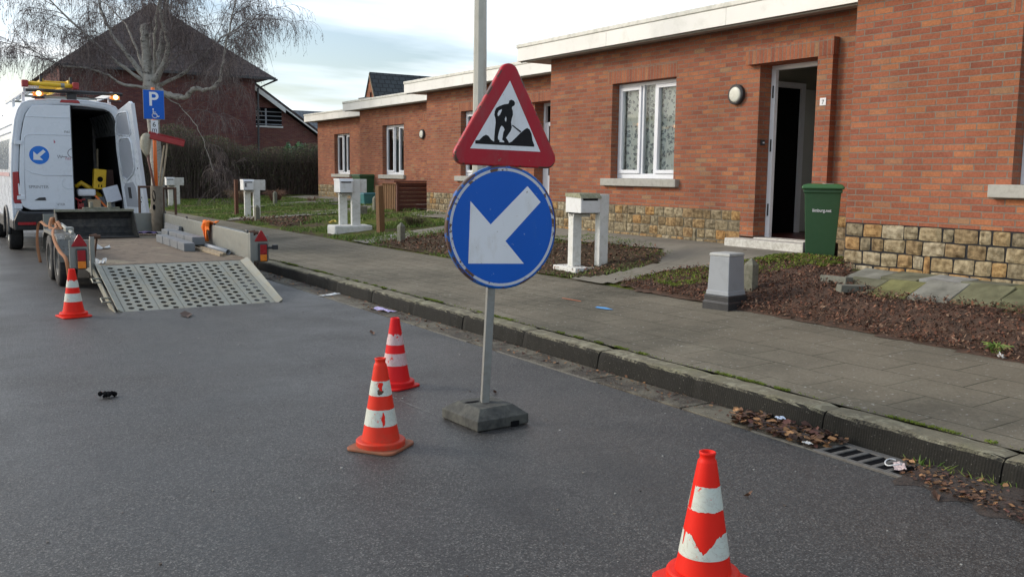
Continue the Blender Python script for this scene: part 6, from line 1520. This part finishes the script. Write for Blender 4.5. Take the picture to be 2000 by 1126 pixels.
m.build('clod', MAT['dark'], T)
# spray marks on the pavement
blue_sp = paint('blue_spray', (.10, .32, .62), .8); or_sp = paint('orange_spray', (.62, .17, .06), .8)
m = MB(); m.poly([(5.74 + .05 * math.cos(t) * (1 + .2 * math.sin(3 * t)), 7.18 + .12 * math.sin(t) * (1 + .2 * math.cos(5 * t)), .1905) for t in [k * math.pi / 8 for k in range(16)]]); struct(m.build('blue_paint_mark', blue_sp))
m = MB(); m.poly([(5.80, 7.98, .1925), (5.82, 7.99, .193), (5.84, 7.68, .1935), (5.82, 7.67, .193)]); struct(m.build('orange_paint_mark', or_sp))
# ================================================================== HOUSES IN THE BACKGROUND
BB = brick_mat('dark_brown_brick', mortar=(.13, .10, .10), dark=.60, tint=(.80, .80, 1.1))
BB2 = brick_mat('purple_brick', mortar=(.24, .18, .17), dark=.78, tint=(.85, .9, 1.15))
BO = brick_mat('orange_brick', dark=1.05)
def tile_mat(name, c, sx=.28, sy=.30):
    M = NT(name); g = M.n('ShaderNodeTexBrick'); g.inputs['Scale'].default_value = 1; g.inputs['Brick Width'].default_value = sx; g.inputs['Row Height'].default_value = sy; g.inputs['Mortar Size'].default_value = .03; g.inputs['Mortar Smooth'].default_value = .6
    g.inputs['Color1'].default_value = (0, 0, 0, 1); g.inputs['Color2'].default_value = (1, 1, 1, 1)
    s1 = M.n('ShaderNodeSeparateXYZ'); M.l(M.tc.outputs['Object'], s1.inputs[0]); cm = M.n('ShaderNodeCombineXYZ'); M.l(s1.outputs[0], cm.inputs[0]); M.l(M.math('MULTIPLY', s1.outputs[2], 1.4), cm.inputs[1]); M.l(cm.outputs[0], g.inputs['Vector'])
    t = M.mix(g.outputs['Color'], tuple(x * .75 for x in c), tuple(x * 1.3 for x in c)); t = M.mix(M.noise(.7, 6), t, tuple(x * .7 for x in c)); t = M.mix(g.outputs['Fac'], t, tuple(x * .25 for x in c))
    M.col(t); M.rough(.7); M.bump(g.outputs['Fac'], -.8, .03); return M.m
RT_d = tile_mat('dark_brown_tiles', (.085, .060, .054)); RT_b = tile_mat('blue_grey_tiles', (.085, .105, .125), .26, .30); RT_k = tile_mat('charcoal_tiles', (.050, .058, .062), .3, .26)
RT_o = tile_mat('orange_tiles', (.30, .12, .06), .3, .3)
# big dark house with hipped end
T = thing('tall_house', 'tall dark brown brick house with a hipped tile roof behind the bare birch', 'house', (9.9, 45.0, .4))
hw = 4.25
m = MB(); m.box(-hw - .08, hw, 0, 10, -.4, 5.75); m.build('wall', BB, T)
e_, ez, az, ay = 4.85, 5.62, 9.05, 4.6
roofp = [(-4.55, -.5, ez), (e_ + .25, -.5, ez), (e_ + .25, 10.5, ez), (-4.55, 10.5, ez)]
m = MB(); ap1, ap2 = (.35, 3.6, 9.25), (.35, 7, 9.25)
m.v += roofp + [ap1, ap2]; m.face([0, 1, 4]); m.face([1, 2, 5, 4]); m.face([2, 3, 5]); m.face([3, 0, 4, 5]); m.face([3, 2, 1, 0]); rf = m.build('roof', RT_d, T)
m = MB(); m.box(-4.55, e_ + .25, -.56, -.50, ez - .10, ez + .02); m.tube([(e_ + .35, -.5, ez - .06), (hw + .1, -.1, ez - .5), (hw + .06, -.05, 0)], .05, 6); m.build('gutter_pipe', MAT['black_plastic'], rf)
# lower house to its right: pitched gable end with slatted window
T = thing('gabled_house', 'low brick house with a white verge board and dark slatted window', 'house', (14.2, 46.8, .4))
def zr(x): return 5.35 - (x - .5) * .68
m = MB(); m.prism([(0, 0, -.4), (3.85, 0, -.4), (3.85, 0, zr(3.85) - .15), (.0, 0, zr(0) - .15)], (0, 8, 0)); m.build('wall', BB2, T)
m = MB(); m.prism([(-.6, -.35, zr(-.6)), (4.1, -.35, zr(4.1)), (4.1, -.35, zr(4.1) + .14), (-.6, -.35, zr(-.6) + .14)], (0, 8.6, 0)); rf = m.build('roof', RT_d, T)
m = MB(); m.prism([(-.6, -.365, zr(-.6) - .26), (1.95, -.365, zr(1.95) - .26), (1.95, -.365, zr(1.95) - .01), (-.6, -.365, zr(-.6) - .01)], (0, .05, 0)); m.prism([(1.97, -.362, zr(1.97) - .09), (4.0, -.362, zr(4.0) - .09), (4.0, -.362, zr(4.0) - .01), (1.97, -.362, zr(1.97) - .01)], (0, .05, 0)); m.build('verge_board', MAT['fascia'], rf)
m = MB(); m.box(.45, 1.85, -.02, -.001, 3.45, 4.35); wd = m.build('window', MAT['dark'], T)
m = MB(); m.box(.40, 1.9, -.08, -.021, 3.36, 3.44); m.build('sill', MAT['fascia'], wd)
m = MB()
for k in range(4): m.box(.45, 1.85, -.045, -.021, 3.5 + k * .21, 3.54 + k * .21)
m.box(.98, 1.06, -.05, -.03, 3.45, 4.3); m.build('slats', MAT['grey_metal'], wd)
m = MB(); m.box(1.9, 2.8, -.05, -.001, 2.2, 2.35); m.build('lower_sill', MAT['sill'], T)
# blue grey roof farther back
T = thing('far_house', 'distant house of which only the blue grey tiled roof shows', 'house', (19.0, 60, .4))
m = MB(); m.box(0, 12, 0, 8, -.4, 3.9); m.build('wall', BO, T)
m = MB(); m.prism([(-.3, -.5, 3.6), (-.3, 3.8, 5.45), (-.3, 8.2, 3.6)], (12.6, 0, 0)); rf = m.build('roof', RT_b, T)
m = MB(); m.tube([(1.7, 3.6, 5.3), (1.7, 3.6, 5.85)], .10, 8); m.build('flue_pipe', MAT['black_plastic'], rf)
T = thing('house_gable', 'house with orange brick gable and charcoal tiled roof peeping over the flat roofs', 'house', (17.05, 38.0, .4))
sl_ = 1.96
m = MB(); m.prism([(0, -1.6, -.4), (0, 1.75, -.4), (0, 1.75, 2.1), (0, 0, 5.38), (0, -1.6, 2.1)], (9, 0, 0)); m.build('wall', BO, T)
m = MB(); m.prism([(-.04, -1.9, 5.5 - 1.9 * sl_), (-.04, 0, 5.5), (-.04, 0, 5.40), (-.04, -1.8, 5.5 - 1.9 * sl_)], (9.2, 0, 0)); m.prism([(-.04, 1.9, 5.5 - 1.9 * sl_), (-.04, 1.8, 5.5 - 1.9 * sl_), (-.04, 0.002, 5.40), (-.04, .002, 5.5)], (9.2, 0, 0)); rf = m.build('roof', RT_k, T)
m = MB(); m.prism([(-.07, -1.85, 5.42 - 1.9 * sl_), (-.07, 0, 5.44), (-.07, 0, 5.36), (-.07, -1.81, 5.36 - 1.9 * sl_)], (.025, 0, 0)); m.build('verge', MAT['wood_light'], rf)
m = MB(); m.prism([(4.0, -.05, 5.45), (9, -.05, 5.6), (9, .05, 5.6), (4, .05, 5.45)], (0, 0, .05)) if 0 else None
m = MB(); m.box(-.015, -.001, -.14, .0, 4.35, 4.62); m.build('vent_slot', MAT['dark'], T)

# ================================================================== HEDGE AND BUSHES
def leafcloud(m, n, fn, size):
    for _ in range(n):
        p = Vector(fn()); a = Vector((R_.gauss(0, 1), R_.gauss(0, 1), R_.gauss(0, 1))).normalized(); b = a.orthogonal().normalized(); s = R_.uniform(*size)
        m.poly([p - a * s, p - b * s * .45, p + a * s, p + b * s * .45])
hedge_leaf = island('hedge_leaves', [(.060, .048, .034), (.085, .075, .045), (.10, .115, .042), (.065, .095, .032), (.080, .065, .045), (.13, .15, .05), (.045, .042, .026)], .9)
twig_dark = island('hedge_twigs', [(.075, .055, .046), (.12, .090, .075), (.055, .040, .036), (.16, .13, .11)], .9)
HG = thing('hedge', 'tall dark bare hedge closing off the end of the front gardens', 'hedge', (8.0, 38.2, .42))
def hh(x): return 2.38 + .18 * math.sin(x * 1.3) + .12 * math.sin(x * 3.1) - (.35 if x > 4.0 else 0) + (.25 if x < 1.5 else 0)
m = MB()
for _ in range(5200):
    x = R_.uniform(-1.2, 9.3); y = R_.uniform(-.35, .75); h_ = hh(x) * R_.uniform(.55, 1.04)
    m.tube([(x, y, 0), (x + R_.gauss(0, .08), y + R_.gauss(0, .06), h_ * .5), (x + R_.gauss(0, .22), y + R_.gauss(0, .16), h_)], [.014, .009, .003], 3, False)
m.build('twigs', twig_dark, HG)
m = MB(); leafcloud(m, 42000, lambda: (lambda x: (x, R_.uniform(-.5, .8), hh(x) * (R_.uniform(.03, 1.03) ** .75)))(R_.uniform(-1.3, 9.4)), (.018, .045)); m.build('foliage', hedge_leaf, HG)
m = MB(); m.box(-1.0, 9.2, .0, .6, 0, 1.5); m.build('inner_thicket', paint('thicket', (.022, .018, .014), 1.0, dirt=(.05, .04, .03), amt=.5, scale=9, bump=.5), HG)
laurel = island('laurel_leaves', [(.035, .11, .028), (.06, .17, .04), (.10, .24, .06), (.022, .065, .02)], .45)
T = thing('laurel_bush', 'glossy green laurel bush above the hedge beside the farthest house', 'bush', (15.5, 41.8, .5))
m = MB(); 
def lf():
    a, b = R_.uniform(0, 6.28), R_.uniform(0, 1); r = R_.uniform(.6, 1) 
    return (math.cos(a) * 1.3 * r * math.sqrt(1 - b * b * .6), math.sin(a) * .8 * r, .6 + 1.75 * b * r + .12 * math.sin(a * 5))
leafcloud(m, 9000, lf, (.05, .11)); m.build('foliage', laurel, T)
m = MB()
for _ in range(30): m.tube([(R_.gauss(0, .3), R_.gauss(0, .2), 0), (R_.gauss(0, .7), R_.gauss(0, .3), 1.6)], [.03, .01], 4, False)
m.build('stems', twig_dark, T)

# ================================================================== BARE BIRCH
RT_ = Vector((.8404, -.5417, 0)); FW = Vector((.5417, .8404, 0))     # across and along the line of sight: only to lay out the limbs
BT = thing('birch_tree', 'leafless birch with white limbs and hanging twigs beyond the van', 'tree', (6.98, 33.0, .28))
def W3(u, v, d=0): return RT_ * u + FW * d + Vector((0, 0, v))
bark = NT('birch_bark')
c_ = bark.mix(bark.noise(6, 6, vec=bark.mapv((1, 1, 2.2))), (.20, .18, .155), (.48, .46, .41))
c_ = bark.mix(bark.ramp(bark.noise(4, 8, .75, vec=bark.mapv((1, 1, 1.6))), [(.53, 0), (.63, .95)]), c_, (.050, .042, .036)); bark.col(c_); bark.rough(.9); bark.bump(bark.noise(14, 6), .6, .02)
twm = island('birch_twigs', [(.085, .060, .060), (.14, .105, .10), (.065, .047, .048), (.20, .165, .15)], .9, .1)
limb_m = MB(); br = MB(); tw_ = MB(); rt = random.Random(11)
m = MB(); m.tube([W3(0, -.3), W3(0, .25), W3(-.03, 1.2), W3(-.08, 2.4), W3(-.12, 3.4), W3(-.15, 4.0), W3(-.12, 4.4)], [.34, .25, .20, .19, .22, .26, .22], 14)
for k in range(26):
    a, v = rt.uniform(0, 6.28), rt.uniform(2.9, 4.4); r1 = rt.uniform(.05, .12); c = W3(-.13 + .2 * math.cos(a), v, .2 * math.sin(a)); m.lathe([(0.001, -r1), (r1 * .8, -r1 * .6), (r1, 0), (r1 * .8, r1 * .6), (0.001, r1)], 8, c)
m.build('trunk', bark.m, BT, smooth=True)
limbs = [([(-.2, 4.1, 0), (-.75, 4.85, .1), (-1.5, 5.75, .3), (-2.0, 6.9, .5), (-2.15, 8.1, .6)], .115),
         ([(-.25, 4.15, .1), (-.9, 4.6, -.2), (-1.9, 5.5, -.5), (-3.0, 6.7, -.9), (-3.6, 7.6, -1.2)], .075),
         ([(-.25, 4.2, 0), (-.30, 4.9, .1), (-.33, 5.6, .1), (-.36, 6.05, .1)], .15),
         ([(-.05, 4.3, .1), (.12, 5.3, .3), (.22, 6.2, .4), (.35, 7.4, .6), (.3, 8.8, .7)], .15),
         ([(.0, 4.2, -.1), (.45, 4.9, -.2), (.58, 5.6, -.3), (.42, 6.3, -.4), (.5, 7.6, -.6), (.7, 9, -.8)], .12),
         ([(.0, 4.0, 0), (.55, 3.72, -.2), (1.15, 3.68, -.3), (1.45, 3.92, -.4), (2.05, 3.90, -.6), (2.42, 4.3, -.7), (2.62, 5.1, -.8), (2.95, 6.2, -1.0), (3.4, 7.6, -1.2)], .12),
         ([(.1, 4.1, .2), (.9, 4.6, .5), (1.6, 5.4, .9), (2.2, 6.0, 1.2), (3.0, 6.5, 1.5)], .07),
         ([(-.1, 3.95, -.1), (-.8, 4.05, -.5), (-1.6, 4.45, -.9), (-2.6, 4.6, -1.4), (-3.4, 5.1, -1.7)], .06),
         ([(.05, 3.9, .1), (.8, 3.3, .3), (1.3, 2.6, .4), (1.55, 1.9, .4), (1.75, 1.2, .4)], .022),
         ([(.05, 4.1, .0), (.4, 4.9, .4), (1.15, 5.3, .7), (1.5, 4.6, .9), (1.7, 3.9, 1.0)], .035),
         ([(-.3, 4.3, .1), (-.9, 5.3, .9), (-1.6, 6.3, 1.6), (-2.6, 7.2, 2.2)], .07),
         ([(.0, 4.3, .1), (.4, 5.6, -.9), (.9, 6.8, -1.6), (1.6, 7.8, -2.2)], .07),
         ([(-.2, 4.3, .3), (-.6, 5.9, 1.3), (-.3, 7.4, 1.9), (-.2, 8.4, 2.2)], .06)]
def cr_pts(P, k=5):
    Q = []
    for i in range(len(P) - 1):
        a, b, c, d = P[max(i - 1, 0)], P[i], P[i + 1], P[min(i + 2, len(P) - 1)]
        for j in range(k):
            t = j / k; Q.append(.5 * ((2 * b) + (c - a) * t + (2 * a - 5 * b + 4 * c - d) * t * t + (3 * b - a - 3 * c + d) * t ** 3))
    Q.append(P[-1]); return Q
def droop(p, d, L, r0):
    """a thin shoot that arches over and hangs"""
    n = 6; P = [p]; v = d.normalized()
    for i in range(n):
        v = (v + Vector((rt.gauss(0, .10), rt.gauss(0, .10), -.24 - .10 * i))).normalized(); P.append(P[-1] + v * L / n)
    tw_.tube(P, [r0 * (1 - .6 * i / n) for i in range(n + 1)], 3, False)
    if rt.random() < .55:   # catkins and side shoots
        for _ in range(3):
            q = P[rt.randrange(2, n)]; e = Vector((rt.gauss(0, .5), rt.gauss(0, .5), -1)).normalized() * rt.uniform(.06, .22); tw_.tube([q, q + e * .5 + Vector((rt.gauss(0, .02),) * 3), q + e], [.0045, .004, .003], 3, False)
            if rt.random() < .6:
                z = q + e; w = rt.uniform(.008, .014); tw_.poly([z, z + Vector((w, 0, -.03)), z + Vector((0, 0, -.065)), z - Vector((w, 0, .03))])
def branch(p, d, L, r0, lvl):
    n = 6; P = [p]; v = d.normalized()
    for i in range(n):
        sag = -.02 if lvl == 1 else -.10
        v = (v + Vector((rt.gauss(0, .14), rt.gauss(0, .14), rt.gauss(0, .09) + sag))).normalized(); P.append(P[-1] + v * L / n)
    br.tube(P, [r0 * (1 - .75 * i / n) for i in range(n + 1)], 5 if lvl == 1 else 4, False)
    if lvl == 1:
        for i in range(1, n + 1):
            for _ in range(1):
                e = (v * .6 + Vector((rt.gauss(0, .8), rt.gauss(0, .8), rt.gauss(.1, .4)))).normalized(); branch(P[i], e, L * rt.uniform(.35, .6), r0 * .45, 2)
    for i in range(1, n + 1):
        for _ in range(2 if lvl == 2 else 1):
            e = (v * .7 + Vector((rt.gauss(0, .7), rt.gauss(0, .7), rt.gauss(0, .3)))).normalized(); droop(P[i], e, rt.uniform(.35, 1.15), .0042)
for L_, r0 in limbs:
    P = cr_pts([W3(*p) for p in L_]); n = len(P)
    P = [q + Vector((rt.gauss(0, .018), rt.gauss(0, .018), rt.gauss(0, .018))) if 0 < i_ < n - 1 else q for i_, q in enumerate(P)]
    kn = [1 + max(-.12, rt.gauss(0, .13)) for _ in range(n)]
    limb_m.tube(P, [kn[i] * max(r0 * (1 - .85 * (i / (n - 1)) ** .7), .010) for i in range(n)] if r0 < .14 or len(L_) > 4 else [r0 * (1 - .15 * i / n) for i in range(n)], 9)
    if r0 == .15 and len(L_) == 4: continue
    for i in range(5, n):
        if P[i].z > 4.2 and rt.random() < (.62 if r0 > .05 else .3) or rt.random() < .08:
            out = (P[i] - W3(-.1, P[i].z * .9)); out.z = 0; t = (P[i] - P[i - 1]).normalized()
            e = (t * .7 + out.normalized() * .45 + Vector((rt.gauss(0, .45), rt.gauss(0, .45), rt.gauss(.15, .3)))).normalized()
            branch(P[i], e, rt.uniform(.9, 1.75), .015, 1)
limb_m.build('limb', bark.m, BT, smooth=True); br.build('branches', twm, BT); o = tw_.build('hanging_twigs', twm, BT)
print('twig faces', len(tw_.f), 'branches', len(br.f))

# distant bare trees across the far end of the street
far_m = island('far_trees', [(.07, .06, .055), (.10, .085, .075), (.06, .065, .045), (.05, .045, .04)], 1.0)
m = MB()
for k in range(60):
    x = R_.uniform(-45, 7); y = R_.uniform(95, 125); h_ = R_.uniform(4, 8)
    m.tube([(x, y, -.5), (x + R_.gauss(0, .3), y, h_ * .5)], [.25, .12], 5, False)
    for _ in range(90):
        a = R_.uniform(0, 6.28); r = R_.uniform(.3, 1) * h_ * .4; z = h_ * R_.uniform(.3, 1); q = Vector((x + math.cos(a) * r * (1.3 - z / h_), y + math.sin(a) * r, z)); m.tube([(x, y, z * .6), q], [.05, .015], 3, False); 
        w = R_.uniform(.1, .35); m.poly([q, q + Vector((w, 0, w * .6)), q + Vector((0, 0, w * 1.5)), q - Vector((w, 0, -w * .5))])
kindstuff(m.build('far_trees', far_m), 'distant line of bare trees low on the horizon left of the van', 'trees')
for name, x, y, lab in (('distant_house', -16, 88, 'pale distant house at the far left end of the street'), ('distant_house', -28, 92, 'second distant house farther left along the street')):
    T = thing(name, lab, 'house', (x, y, 0)); m = MB(); m.box(-4, 4, 0, 8, -.4, 3.2); m.build('wall', BO, T); m = MB(); m.prism([(-4.3, -.3, 3.0), (4.3, -.3, 3.0), (0, -.3, 6)], (0, 8.6, 0)); m.build('roof', RT_k, T)
